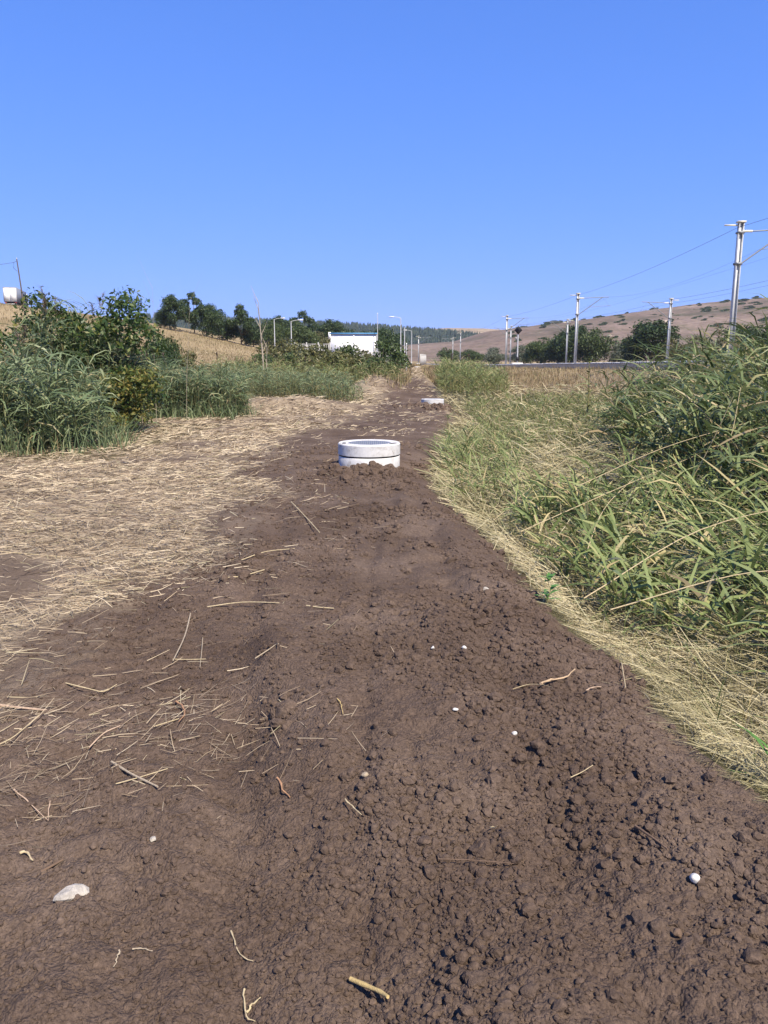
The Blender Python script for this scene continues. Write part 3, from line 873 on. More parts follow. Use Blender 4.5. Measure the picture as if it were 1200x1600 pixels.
def rail(dx):
    ys = np.linspace(-20, 260, 90)
    p = np.stack([track_x(ys) + dx, ys, rail_z(ys) + 0.32], 1)
    mb = MB()
    prof = np.array([(-.07, -.15), (-.07, -.13), (-.012, -.11), (-.012, -.03), (-.035, -.02), (-.035, .02), (.035, .02), (.035, -.02), (.012, -.03), (.012, -.11), (.07, -.13), (.07, -.15)])
    m = len(prof)
    V = np.concatenate([np.stack([np.full(m, q[0]) + prof[:, 0], np.full(m, q[1]), q[2] + prof[:, 1]], 1) for q in p])
    F = [(i * m + j, i * m + (j + 1) % m, (i + 1) * m + (j + 1) % m, (i + 1) * m + j) for i in range(len(p) - 1) for j in range(m)]
    mb.add(V, F)
    return mb
for dx, lab in ((2.8, 'steel rail of the near track, wall side'), (4.235, 'steel rail of the near track, far side'), (7.0, 'steel rail of the far track, near side'), (8.435, 'steel rail of the far track, tree side')):
    tag(rail(dx).build('rail', MAT['galv_dark']), lab, 'rail', 'rails of the double track')

def mast_parts(h, side, arm=True, w=0.30):
    """H-section catenary mast; side is the direction of the bracket arm"""
    P = {}
    mb = MB()
    d = 0.28
    mb.box((-w / 2 + .012, 0, h / 2), (0.024, d, h)).box((w / 2 - .012, 0, h / 2), (0.024, d, h)).box((0, 0, h / 2), (w - .05, 0.02, h - 0.004))
    P['post'] = mb.data('post', MAT['galv'])
    P['footing'] = MB().box((0, 0, 0.0), (0.75, 0.75, 0.5)).data('footing', MAT['wall_concrete'])
    P['cap_bracket'] = MB().box((0, 0, h + 0.05), (0.42, 0.34, 0.09)).box((-side * 0.5, 0, h - 0.12), (0.75, 0.07, 0.07)).data('cap_bracket', MAT['cream'])
    P['lower_clamp'] = MB().box((0, 0, h - 2.1), (w + .1, d + .1, 0.12)).data('lower_clamp', MAT['galv_dark'])
    P['upper_clamp'] = MB().box((0, 0, h - 0.5), (w + .1, d + .1, 0.1)).data('upper_clamp', MAT['galv_dark'])
    if arm:
        P['top_arm'] = MB().tube([(side * .55, 0, h - .42), (side * 1.8, 0, h - .36), (side * 3.3, 0, h - .30)], 0.035, 8).data('top_arm', MAT['galv_dark'])
        P['insulator'] = MB().lathe([(0.04, -.3), (.075, -.24), (.04, -.2), (.075, -.14), (.04, -.1), (.075, -.04), (.04, 0), (.075, .06), (.04, .1), (.075, .16), (.04, .2)], 10).data('insulator', MAT['cream'])
        P['strut'] = MB().tube([(side * .15, 0, h - 2.1), (side * 1.4, 0, h - 1.2), (side * 2.6, 0, h - .34)], 0.04, 8).data('strut', MAT['galv_dark'])
        P['registration_arm'] = MB().tube([(side * 1.15, 0, h - 1.35), (side * 2.4, 0, h - 1.25), (side * 3.5, 0, h - 1.18)], 0.022, 6).tube([(side * 2.6, 0, h - .34), (side * 3.0, 0, h - .8), (side * 3.3, 0, h - 1.2)], 0.008, 5).data('registration_arm', MAT['galv_dark'])
    return P
MP = {1: mast_parts(7.7, 1, True, 0.25), -1: mast_parts(7.6, -1, True, 0.22), 0: mast_parts(7.6, 1, False, 0.2)}
MASTS = [  # x, y, kind, label
    (19.1, 43.6, 1, 'nearest steel catenary mast at the right edge with a bracket arm'),
    (20.6, 85, 1, 'second steel catenary mast on the near side of the track'),
    (18.7, 121, 1, 'third catenary mast, left of the railway signal'),
    (17.2, 178, 0, 'plain thin pole, taller of the two left of the signal'),
    (9.7, 222, 1, 'farthest small catenary mast above the end of the dirt path'),
    (32.3, 90, -1, 'thin far-side catenary mast between the second and the nearest mast'),
    (29.8, 129, -1, 'thin far-side catenary mast just left of the second mast'),
    (24.0, 150, -1, 'far-side catenary mast showing close behind the third mast'),
    (20.2, 232, -1, 'shorter thin far catenary mast left of the plain pole'),
    (19.3, 3.0, 1, 'catenary mast of the near line outside the right edge'),
    (32.0, 48.0, -1, 'catenary mast of the far line outside the right edge')]
for x, y, kd, lab in MASTS:
    z = rail_z(y) if y < 200 else rail_z(y) + 0.3
    e = empty('catenary_mast', (x, y, z), lab, 'mast', 'catenary masts along the railway')
    for pn, me in MP[kd].items():
        o = obj(pn, me, e)
        if pn == 'insulator':
            s = 1 if kd == 1 else -1
            o.location = (s * 0.45, 0, (7.7 if kd == 1 else 7.6) - .42); o.rotation_euler = (0, R(90), 0)

def wire(name, label, P, r, sag=0.35):
    pts = []
    for a, b in zip(P[:-1], P[1:]):
        a, b = np.array(a, float), np.array(b, float)
        for t in np.linspace(0, 1, 14, endpoint=False):
            q = a + (b - a) * t; q[2] -= sag * 4 * t * (1 - t) * (np.linalg.norm(b - a) / 40) ** 2
            pts.append(q)
    pts.append(np.array(P[-1], float))
    tag(MB().tube(pts, r, 5).build(name, MAT['wire']), label, 'wire', 'overhead railway wires')
nz = lambda y: rail_z(y)
wire('feeder_wire', 'long wire strung along the tops of the near masts', [(19.3, 3, nz(3) + 7.55), (18.9, 43.6, nz(43.6) + 7.45), (20.4, 85, nz(85) + 7.55), (18.5, 121, nz(121) + 7.55), (17.0, 178, nz(178) + 7.5), (9.5, 222, nz(222) + 8)], 0.010, 0.3)
wire('messenger_wire', 'upper wire held by the arms of the near masts', [(22.6, 3, nz(3) + 7.4), (22.3, 43.6, nz(43.6) + 7.4), (23.9, 85, nz(85) + 7.4), (22.0, 121, nz(121) + 7.4), (20.3, 178, nz(178) + 7.4)], 0.006, 0.8)
wire('contact_wire', 'level lower wire above the near track', [(22.8, 3, nz(3) + 6.8), (22.5, 43.6, nz(43.6) + 6.5), (24.0, 85, nz(85) + 6.5), (22.1, 121, nz(121) + 6.5), (20.4, 178, nz(178) + 6.6)], 0.005, 0.05)
wire('messenger_wire', 'upper one of the two wires reaching the thin far mast', [(32.2, 48, nz(48) + 7.6), (32.3, 90, nz(90) + 7.55), (29.8, 129, nz(129) + 7.6), (24.0, 150, nz(150) + 7.6)], 0.012, 0.3)
wire('contact_wire', 'lower one of the two wires reaching the thin far mast', [(32.0, 48, nz(48) + 7.15), (32.1, 90, nz(90) + 7.1), (29.6, 129, nz(129) + 7.1), (23.8, 150, nz(150) + 7.1)], 0.010, 0.3)

# railway signal
sx, sy = 19.6, 116.0
sz = rail_z(sy)
e = empty('railway_signal', (sx, sy, sz), 'railway signal with black diamond board on a pale post and concrete base', 'signal')
MB().box((0, 0, 0.15), (1.5, 1.0, 1.1)).build('base', MAT['wall_concrete'], e)
MB().tube([(0, 0, .7), (0, 0, 5.0)], 0.085, 10).build('post', MAT['galv'], e)
b = MB().box((0, -0.1, 0.0), (0.85, 0.05, 0.85)).build('board', MAT['black'], e, (0, 0, 5.35)); b.rotation_euler = (0, R(45), 0)
MB().box((0, -0.18, 0), (0.34, 0.22, 0.7)).build('lamp_housing', MAT['black'], e, (0, 0, 5.35))
for dz in (-.18, .18):
    MB().tube([(0, -0.30, 5.35 + dz), (0, -0.48, 5.34 + dz)], 0.10, 12).build('lamp_hood', MAT['black'], e)
MB().box((0, -.16, 1.25), (0.45, 0.3, 0.55)).build('relay_box', MAT['black'], e)
MB().box((-.28, 0, 4.2), (0.3, 0.06, 0.35)).build('number_plate', MAT['grey'], e)
lad = MB()
for s in (-.16, .16): lad.tube([(s, .35, .6), (s, .22, 4.9)], 0.02, 5)
for i in range(14): lad.tube([(-.16, .34 - i * .009, .8 + i * .3), (.16, .34 - i * .009, .8 + i * .3)], 0.014, 5)
lad.build('ladder', MAT['galv_dark'], e)

# ------------------------------------------------------------------ WHITE BUILDING AND ITS YARD
bx0, bx1, by, bz0, bz1 = -7.55, -1.15, 112.0, 1.2, 5.05
e = empty('white_building', ((bx0 + bx1) / 2, by, bz0), 'small white flat-roofed building with a blue roof edge among shrubs', 'building')
W = bx1 - bx0
Hh = bz1 - bz0
MB().box((0, 1.5, Hh / 2), (W, 3.0, Hh)).build('wall', MAT['white'], e)
r_ = MB().box((0, 1.5, Hh + 0.06), (W + .3, 3.3, 0.12)).build('roof', MAT['grey'], e)
MB().box((0, -0.20, Hh + 0.05), (W + .34, 0.06, 0.15)).build('fascia', MAT['blue'], r_)
MB().box((W / 2 + .19, 1.5, Hh + 0.05), (0.06, 3.3, 0.15)).build('fascia', MAT['blue'], r_)
MB().box((-W / 2 - .12, -0.05, Hh - .25), (0.34, 0.34, 0.95)).build('corner_post', MAT['white'], e)
MB().tube([(W / 2 + .12, -.1, 0), (W / 2 + .12, -.1, Hh - .1)], 0.06, 8).build('downpipe', MAT['galv'], e)
for i in range(1, 6):
    MB().box((-W / 2 + i * W / 6, -.012, Hh / 2), (0.04, 0.024, Hh - .1)).build('seam', MAT['white'], e)
d = MB().box((W / 2 + .02, 1.2, 1.05), (0.05, 0.95, 2.1)).build('door', MAT['grey'], e)
MB().box((W / 2 + .06, 1.55, 1.05), (0.05, 0.12, 0.04)).build('handle', MAT['galv_dark'], d)
w_ = MB().box((W / 2 + .02, 2.4, 1.9), (0.05, 0.8, 0.8)).build('window', MAT['white'], e)
MB().box((W / 2 + .05, 2.4, 1.9), (0.02, 0.66, 0.66)).build('pane', MAT['glass'], w_)

def fence(label, x0, y0, x1, y1, h, npan, zz):
    e = empty('panel_fence', (x0, y0, zz), label, 'fence')
    L = math.hypot(x1 - x0, y1 - y0); a = math.atan2(y1 - y0, x1 - x0)
    e.rotation_euler = (0, 0, a)
    s = L / npan
    pm = MB().box((0, 0, h * .5), (0.13, 0.13, h * 1.12)).data('post', MAT['fence'])
    rm = MB().box((0, 0, 0), (s - .14, 0.05, 0.09)).data('rail', MAT['fence'])
    qm = MB().box((0, 0, h * .45), (0.11, 0.03, h * .96)).data('pale', MAT['fence'])
    for i in range(npan + 1): obj('post', pm, e, (i * s, 0, 0))
    for i in range(npan):
        for z in (h * .25, h * .96): obj('rail', rm, e, ((i + .5) * s, -.05, z))
        n = max(3, int((s - .2) / 0.24))
        for k in range(n): obj('pale', qm, e, (i * s + .18 + k * (s - .36) / (n - 1), -.095, 0))
fence('grey paled fence running left from the white building', PX(461, 108), 108, PX(516, 108), 108, 2.4, 3, 1.25)
fence('grey paled fence running right from the white building', PX(592, 110), 110, PX(617, 110), 110, 2.2, 2, 0.6)
fence('pale fence receding at the end of the dirt path', 6.9, 150, 9.8, 185, 2.0, 8, 0.35)

def lamp_post(label, x, y, ztop, arm, z0=None, head=True):
    z0 = gz(x, y) if z0 is None else z0
    h = ztop - z0
    e = empty('lamp_post', (x, y, z0), label, 'lamp post', 'lamp posts round the yard')
    MB().tube([(0, 0, -.3), (0, 0, h * .5), (0, 0, h)], [.10, .08, .055], 8).build('pole', MAT['galv'], e)
    if head:
        MB().tube([(0, 0, h - .02), (arm * .5, 0, h + .12), (arm * 1.1, 0, h + .2)], .035, 6).build('arm', MAT['galv'], e)
        MB().box((arm * 1.4, 0, h + .2), (.75, .26, .1)).box((arm * 1.4, 0, h + .13), (.6, .2, .06)).build('lamp_head', MAT['white'], e)
    MB().box((0, 0, .1), (.34, .34, .3)).build('base', MAT['wall_concrete'], e)
lamp_post('leftmost lamp post at the foot of the left slope', PX(430, 130), 130, 7.9, 1)
lamp_post('lamp post second from the left, before the bright green tree', PX(456, 115), 115, 6.9, 1)
lamp_post('tall lamp post with a head to the left, right of the dark round tree', PX(626, 120), 120, 7.6, -1)
lamp_post('plain slim pole just right of the tall lamp post', PX(632, 121), 121, 6.3, -1, head=False)
lamp_post('shorter far lamp post with its head pointing left', PX(643, 170), 170, 7.4, -1)
def white_post(name, label, x, y, ztop, r, cat='post'):
    z0 = gz(x, y)
    e = empty(name, (x, y, z0), label, cat)
    MB().tube([(0, 0, -.2), (0, 0, ztop - z0)], [r, r * .8], 8).build('shaft', MAT['galv'], e)
    MB().lathe([(0.001, ztop - z0 + .05), (r * 1.1, ztop - z0 + .02), (r * 1.1, ztop - z0 - .06)], 8).build('cap', MAT['white'], e)
white_post('antenna_pole', 'thin antenna pole at the right end of the white building', PX(590, 111), 111, 7.8, .05, 'pole')
white_post('marker_post', 'white post at the left of the path end', PX(635, 95), 95, 3.4, .06)
white_post('marker_post', 'white post right of the white building before its fence', PX(611, 100), 100, 3.4, .06)
white_post('marker_post', 'grey post standing in front of the white building', PX(553, 108), 108, 4.7, .08)

# ------------------------------------------------------------------ LORRIES AND POLE ON THE LEFT CREST
def trailer(label, x, y, z, rz):
    e = empty('truck_trailer', (x, y, z), label, 'truck', None, rz)
    w, L, h0, h1 = 2.5, 13.0, 1.05, 3.95
    MB().box((0, L / 2, (h0 + h1) / 2), (w, L, h1 - h0)).build('box_body', MAT['trailer_side'], e)
    MB().box((0, -.02, h1 - .06), (w + .04, .06, .14)).box((-w / 2, -.02, (h0 + h1) / 2), (.1, .06, h1 - h0)).box((w / 2, -.02, (h0 + h1) / 2), (.1, .06, h1 - h0)).build('rear_frame', MAT['grey'], e)
    for s in (-1, 1):
        d = MB().box((s * .6, -.05, (h0 + h1) / 2 - .04), (1.15, .06, h1 - h0 - .2)).build('rear_door', MAT['white'], e)
        for q in (.25, .5): MB().tube([(s * q, -.10, h0 + .1), (s * q, -.10, h1 - .2)], .02, 5).build('locking_bar', MAT['galv'], d)
        MB().box((s * .95, -.1, .85), (.4, .06, .14)).build('tail_light', MAT['red_lens'], e)
        for k in range(3):
            wh = MB().lathe([(.2, -.14), (.5, -.14), (.52, -.1), (.52, .1), (.5, .14), (.2, .14)], 20).build('wheel', MAT['tyre'], e, (s * 1.05, 2.0 + k * 1.3, .52))
            wh.rotation_euler = (0, R(90), 0)
            MB().lathe([(.001, -.1), (.2, -.1), (.24, .0), (.2, .1), (.001, .1)], 14).build('rim', MAT['galv'], wh)
    MB().box((0, L / 2, .9), (1.0, L - .4, .22)).build('chassis', MAT['black'], e)
    MB().box((0, .05, .62), (2.3, .1, .14)).build('bumper', MAT['galv'], e)
    # the cab in front
    MB().box((0, L + 1.4, 2.2), (2.45, 2.1, 2.9)).box((0, L + 2.2, 1.2), (2.45, 0.8, 1.3)).build('cab', MAT['white'], e)
trailer('white-doored box truck trailer parked on the left crest', PX(25, 165), 165, 12.05, R(16))
trailer('grey truck trailer cut by the left edge of the picture', PX(-16, 163), 163, 12.4, R(22))
ux, uy = PX(42, 150), 150
uz = gz(ux, uy)
e = empty('utility_pole', (ux, uy, uz), 'old leaning utility pole beside the truck on the left crest', 'pole')
MB().tube([(0.25, 0, -.4), (0.1, 0, 4), (-.25, 0, 9.2)], [.15, .13, .10], 8).build('shaft', MAT['bark'], e)
MB().tube([(-.25, -.1, 8.8), (-.8, -.1, 8.6), (-.95, -.1, 7.6), (-.3, -.1, 7.0)], .04, 6).build('cable_loop', MAT['wire'], e)
MB().lathe([(.05, 0), (.09, .05), (.05, .1), (.09, .15), (.03, .22)], 10, (-.25, 0, 9.2)).build('insulator', MAT['cream'], e)
pts = []
a, b = np.array([ux - .8, uy, uz + 8.6]), np.array([ux - 45, uy + 5, uz + 8.2])
for t in np.linspace(0, 1, 20):
    q = a + (b - a) * t; q[2] -= 2.2 * 4 * t * (1 - t) * .6; pts.append(q)
tag(MB().tube(pts, .035, 5).build('overhead_cable', MAT['wire']), 'cable running left from the leaning utility pole', 'cable')

# ------------------------------------------------------------------ MANHOLES
def manhole(label, x, y, ztop, lower=True):
    e = empty('manhole_ring', (x, y, ztop - 0.55), label, 'manhole', 'concrete manhole rings along the trench')
    T = 0.55
    up = MB().lathe([(.30, T - .17), (.455, T - .17), (.46, T - .165), (.46, T - .015), (.448, T), (.325, T), (.315, T - .01), (.315, T - .06), (.30, T - .06)], 72).build('upper_ring', MAT['concrete'], e)
    up.data.polygons.foreach_set('use_smooth', np.zeros(len(up.data.polygons), bool))
    for a in (R(200), R(-25)):
        s = MB().box((0, 0, 0), (.11, .05, .012)).build('lifting_slot', MAT['gasket'], up)
        s.location = (.388 * math.cos(a), .388 * math.sin(a), T + .0005); s.rotation_euler = (0, 0, a + R(70))
    MB().lathe([(.32, T - .19), (.445, T - .19), (.445, T - .168), (.32, T - .168)], 72).build('joint', MAT['gasket'], e)
    MB().lathe([(.30, -.1), (.452, -.1), (.455, T - .20), (.448, T - .19), (.30, T - .19)], 72).build('lower_ring', MAT['concrete'], e)
    c = MB().lathe([(.001, T - .012), (.29, T - .012), (.312, T - .006), (.312, T - .06), (.001, T - .06)], 56).build('cover', MAT['cover'], e)
    st = MB()
    for i in range(-9, 10):
        for j in range(-9, 10):
            px, py = i * .03, j * .03
            if math.hypot(px, py) < .275:
                st.box((px, py, T - .0095), (.019, .010, .012), R(45) if (i + j) % 2 else R(-45))
    o = st.build('tread_pattern', MAT['cover'], c); o['kind'] = 'stuff'
    return e
manhole('near white concrete manhole ring with a grey cover set in dark soil', RING1[0], RING1[1], 0.43)
manhole('second white manhole ring on the dark mound further along', RING2[0], RING2[1], 0.03)
manhole('tiny farthest manhole ring at the end of the path', RING3[0], RING3[1], 0.33)

# ------------------------------------------------------------------ STRAW LITTER
def litter(name, label, n, amin, amax, rmin, rmax, test, mat, lift, lmin, lmax, wid, az_bias=None, pitch=0.12):
    lr = np.exp(rng.uniform(math.log(rmin), math.log(rmax), n)); a = np.radians(rng.uniform(amin, amax, n))
    x = lr * np.sin(a); y = lr * np.cos(a)
    ok = rng.uniform(size=n) < test(x, y)
    x, y = x[ok], y[ok]; n = len(x)
    d = np.hypot(x, y)
    z = height(x, y) + rng.uniform(0.002, 1, n) ** 1.8 * lift(x, y)
    az = rng.uniform(0, 2 * math.pi, n) if az_bias is None else az_bias(x, y, n)
    L = rng.uniform(lmin, lmax, n) * (0.6 + 0.4 * rng.uniform(size=n)) * np.clip(0.75 + d * 0.03, 0.8, 1.8)
    Wd = np.maximum(wid * np.where(rng.uniform(size=n) < .06, 2.0, rng.uniform(0.5, 1.4, n)), 0.00075 * d * rng.uniform(0.6, 1.3, n))
    e0 = rng.normal(0, pitch, n) + 0.05; e1 = e0 + rng.normal(-0.15, 0.25, n)
    P = np.stack([x - np.cos(az) * L / 2, y - np.sin(az) * L / 2, z], 1)
    V, F = strips(P, az, e0, e1, L, Wd, 2, rng.uniform(-1.2, 1.2, n), [1, 1, .6])
    # nothing sinks below the soil it lies on
    zz = height(V[:, 0], V[:, 1], False) + 0.004
    V[:, 2] = np.maximum(V[:, 2], zz)
    o = obj(name, mesh_data(name, V, F, MAT[mat]))
    tag(o, label, 'straw', kind='stuff')
    return o
def lie_left(x, y, n):
    return 0.25 + 1.5 * fbm(x * .35, y * .35, 311, 2) + rng.normal(0, .75, n)
litter('straw_litter', 'flattened tan straw covering the ground left of the dirt path', 280000, -50, 8, 2.0, 125,
       lambda x, y: straw_cover(x, y) * (x < right_edge(y) - 0.1) * (y < 125), 'straw_litter', lambda x, y: 0.015 + 0.075 * (1 - soil_mask(x, y)), 0.04, 0.26, 0.0017, lie_left)

def lie_right(x, y, n):
    return 2.7 + 1.0 * fbm(x * .6, y * .6, 321, 2) + rng.normal(0, .8, n)
def right_cover(x, y):
    e = right_edge(y) + 0.05
    near = sstep(-0.10, 0.12, x - e)
    fade = 1 - 0.5 * sstep(1.0, 2.4, x - e + 0.8 * fbm(x * .9, y * .9, 331, 2))
    fade = fade * np.clip(.85 + 1.0 * fbm(x * 1.4, y * 1.4, 341, 2), .35 + .5 * sstep(.8, .1, x - e), 1)
    flat = np.exp(-((x - 2.6) / 2.0) ** 2 - ((y - 12.5) / 2.6) ** 2)
    return np.clip(near * np.maximum(fade, flat * 1.2), 0, 1) * (y < 48)
litter('lodged_straw', 'pale yellow lodged reed straw along the right edge of the soil', 150000, 2, 46, 2.6, 48, right_cover, 'straw_right',
       lambda x, y: 0.05 + 0.15 * sstep(0.1, 0.9, x - right_edge(y)) + .28 * sstep(.9, 2, x - right_edge(y)), 0.08, 0.55, 0.0029, lie_right, 0.30)

# ------------------------------------------------------------------ REEDS
def reed_bed(name, label, n, sampler, hr, leaf_l, leaf_w, nleaf, mat, lean=0.25, plumes=0, single=0, cat='reeds', wind=None, droop=(-0.9, 0.4), low=0.04, stem_r=0.006):
    x, y, hm = sampler(n)
    n = len(x)
    z = height(x, y, False)
    c0 = np.array([x.mean(), y.mean(), z.min()])
    e = empty(name, tuple(c0), label, cat)
    h = rng.uniform(hr[0], hr[1], n) * hm
    la = rng.uniform(0, 2 * math.pi, n) if wind is None else wind + rng.normal(0, 0.8, n)
    ln = np.abs(rng.normal(0, lean, n))
    base = np.stack([x, y, z - 0.02], 1) - c0
    dirv = np.stack([np.cos(la), np.sin(la), 0 * la], 1)
    def at(i, t):
        return base[i] + np.stack([0 * t, 0 * t, h[i] * t * (1 - 0.35 * ln[i] * t)], 1) + dirv[i] * (ln[i] * h[i] * t * t)[:, None]
    # stems as three-sided canes
    K = 4
    ts = np.linspace(0, 1, K)
    I = np.arange(n)
    V = np.zeros((n, K, 3, 3))
    dist = np.hypot(x, y)
    rad = np.maximum(stem_r, 0.0003 * dist)
    for k, t in enumerate(ts):
        p = at(I, np.full(n, t))
        for s in range(3):
            a = s * 2 * math.pi / 3
            V[:, k, s] = p + np.array([math.cos(a), math.sin(a), 0]) * (rad * (1 - .6 * t))[:, None]
    b = (I * K * 3)[:, None, None, None]
    kk = (np.arange(K - 1) * 3)[None, :, None, None]
    q = np.array([(s, (s + 1) % 3, (s + 1) % 3 + 3, s + 3) for s in range(3)])[None, None]
    o = obj('stems', mesh_data('stems', V.reshape(-1, 3), (b + kk + q).reshape(-1, 4), MAT['stem']), e); o['kind'] = 'stuff'
    # leaves
    i = np.repeat(I, nleaf)
    t = low + (1 - low) * rng.uniform(0, 1, len(i)) ** 0.8
    P = at(i, t)
    az = la[i] * 0 + rng.uniform(0, 2 * math.pi, len(i)) + (0 if wind is None else 0)
    if wind is not None:
        az = wind + rng.normal(0, 1.6, len(i))
    e0 = rng.uniform(0.5, 1.25, len(i)); e1 = rng.uniform(droop[0], droop[1], len(i))
    L = rng.uniform(leaf_l[0], leaf_l[1], len(i)) * np.clip(hm[i], .6, 1.2); Wd = np.maximum(rng.uniform(leaf_w[0], leaf_w[1], len(i)), 0.0006 * dist[i])
    V, F = strips(P, az, e0, e1, L, Wd, 3, rng.normal(0, .5, len(i)))
    gzv = height(V[:, 0] + c0[0], V[:, 1] + c0[1], False) - c0[2] + 0.01
    V[:, 2] = np.maximum(V[:, 2], gzv)
    if single:
        # the largest blades facing the path are objects of their own
        size = L * Wd / dist[i] ** 2 * (0.4 + t)
        pick = np.argsort(-size)[:single]
        keep = np.ones(len(i), bool); keep[pick] = False
        Vr = V.reshape(len(i), 8, 3)
        fl = np.array([(0, 1, 3, 2), (2, 3, 5, 4), (4, 5, 7, 6)])
        for p in pick:
            obj('leaf', mesh_data('leaf', Vr[p], fl, MAT[mat]), e)
        V = Vr[keep].reshape(-1, 3)
        F = ((np.arange(keep.sum()) * 8)[:, None, None] + fl[None]).reshape(-1, 4)
    o = obj('leaves', mesh_data('leaves', V, F, MAT[mat]), e); o['kind'] = 'stuff'
    # feathery plumes on the tallest
    if plumes:
        for p in np.argsort(-(h + rng.uniform(0, .5, n)))[:plumes]:
            m = 60
            tp = at(np.array([p]), np.array([1.0]))[0]
            tt = rng.uniform(0, 1, m)
            pp = tp + np.stack([0 * tt, 0 * tt, tt * 0.34 - .05], 1) + np.outer(tt * .06, dirv[p])
            aa = la[p] + rng.normal(0, 1.2, m)
            v, f = strips(pp, aa, rng.uniform(.5, 1.2, m), rng.uniform(-.6, .3, m), rng.uniform(.09, .22, m), np.full(m, max(.006, .0006 * dist[p])), 2, None, [1, .9, .3])
            obj('plume', mesh_data('plume', v, f, MAT['plume']), e)
    return e

def poly_sampler(poly, hfun=None):
    poly = np.array(poly, float)
    def s(n):
        lo, hi = poly.min(0), poly.max(0)
        X = []
        while sum(len(a) for a in X) < n:
            p = rng.uniform(lo, hi, (n * 2, 2))
            j = len(poly) - 1; ins = np.zeros(len(p), bool)
            for i in range(len(poly)):
                a, b = poly[i], poly[j]
                c = ((a[1] > p[:, 1]) != (b[1] > p[:, 1])) & (p[:, 0] < (b[0] - a[0]) * (p[:, 1] - a[1]) / (b[1] - a[1] + 1e-9) + a[0])
                ins ^= c; j = i
            X.append(p[ins])
        p = np.vstack(X)[:n]
        hm = 1 + 0.22 * fbm(p[:, 0] * .9, p[:, 1] * .9, 401, 2)
        if hfun is not None: hm = hm * hfun(p[:, 0], p[:, 1])
        return p[:, 0], p[:, 1], hm
    return s

# left of the path
reed_bed('reed_clump', 'bluish green drooping reeds at the left edge in front of the shrub', 620,
         poly_sampler([(-11, 13.4), (-6.6, 13.4), (-5.3, 14.3), (-5.5, 15.4), (-6.5, 17.4), (-8, 18.5), (-12, 18)], lambda x, y: 1 - .22 * sstep(-7.2, -5.4, x)), (1.15, 2.05), (.5, .9), (.024, .044), 13, 'reed_blue', .22, 4, 160, droop=(-1.3, 0.1))
reed_bed('reed_clump', 'tallest reeds with brown plumes growing through the left shrub', 300,
         poly_sampler([(-9.6, 18.6), (-6.6, 18.6), (-6.1, 20.0), (-6.6, 21.6), (-10, 21.6)], lambda x, y: 0.72 + 0.42 * np.exp(-((x + 7.8) / 1.3) ** 2)), (1.9, 2.85), (.4, .75), (.026, .046), 13, 'reed_blue', .16, 9, 60, droop=(-1.3, 0.1))
reed_bed('reed_clump', 'bluish reed clump right of the left shrub at the straw edge', 430,
         poly_sampler([(-8.2, 25.6), (-6.4, 24.9), (-5.0, 25.0), (-4.5, 26.0), (-5.4, 28.4), (-8.4, 28.6)], lambda x, y: 1 - .3 * sstep(-5.8, -4.6, x)), (1.0, 1.8), (.5, .8), (.022, .034), 11, 'reed_blue', .2, 3, 40, droop=(-1.2, 0.1))
reed_bed('reed_clump', 'low dense reed patch beyond the straw, left of the path', 900,
         poly_sampler([(-9.4, 39.5), (-5.0, 36.8), (-2.4, 34.6), (-1.1, 34.4), (-0.9, 36.6), (-2.4, 41), (-9, 46)], lambda x, y: 1 - .15 * sstep(-4, -1, x)), (0.85, 1.5), (.35, .55), (.02, .03), 9, 'reed_blue', .25, 0, 0, droop=(-1.0, 0.3))
reed_bed('reed_clump', 'far weedy reeds in front of the white building', 900,
         poly_sampler([(-13, 50), (-4, 49), (0.4, 50), (1.4, 54), (1.0, 62), (-13, 64)]), (1.0, 1.9), (.35, .6), (.02, .03), 8, 'reed_green', .25, 4, 0, droop=(-1.0, 0.3))
reed_bed('reed_clump', 'pale reeds and grass behind the left shrub on the lower slope', 700,
         poly_sampler([(-20, 27), (-9, 29), (-6.5, 34), (-9, 40), (-20, 40), (-22, 30)]), (0.5, 1.0), (.35, .6), (.02, .03), 8, 'reed_mixed', .25, 0, 0, droop=(-1.0, 0.3))
# right of the path
reed_bed('reed_bed', 'tall tangled green reeds at the right edge', 1050,
         poly_sampler([(4.5, 7.4), (3.7, 9.0), (3.9, 11.5), (4.7, 15.6), (6.2, 19.5), (11, 19), (9.5, 8)], lambda x, y: 0.75 + 0.45 * sstep(4.2, 6.4, x - 0.12 * (y - 8))), (1.2, 2.2), (.5, .95), (.024, .044), 10, 'reed_tall', .32, 8, 200, droop=(-1.2, 0.5), wind=2.9)
reed_bed('reed_bed', 'half-flattened green reeds between the tall reeds and the soil', 560,
         poly_sampler([(2.5, 4.1), (1.75, 5.2), (1.45, 6.6), (1.5, 8.2), (2.2, 9.6), (3.9, 10.0), (4.6, 7.6), (5.0, 5.0), (4.2, 4.0)], lambda x, y: .6 + .4 * sstep(1.8, 3.8, x)), (0.32, 0.80), (.45, .9), (.016, .034), 6, 'reed_green', .7, 0, 280, droop=(-1.0, 0.6), wind=2.9, stem_r=.004)
reed_bed('reed_bed', 'short green reed shoots on the lodged straw beside the near manhole', 260,
         poly_sampler([(0.95, 9.6), (0.9, 13), (1.5, 17), (2.4, 21), (4.2, 20), (3.2, 16), (2.4, 12), (2.2, 9.4)]), (0.18, 0.5), (.3, .55), (.010, .02), 6, 'reed_green', .6, 0, 60, droop=(-.8, 0.6), wind=2.6, stem_r=.003)
reed_bed('reed_bed', 'fading yellow green reeds filling the field before the railway wall', 1300,
         poly_sampler([(2.4, 19), (4.6, 16.6), (6.4, 19.6), (11, 20), (14, 34), (6, 37), (3.6, 34)], lambda x, y: .8 + .2 * sstep(20, 34, y)), (0.35, 0.8), (.3, .5), (.014, .026), 7, 'reed_mixed', .4, 0, 40, droop=(-.9, 0.6))
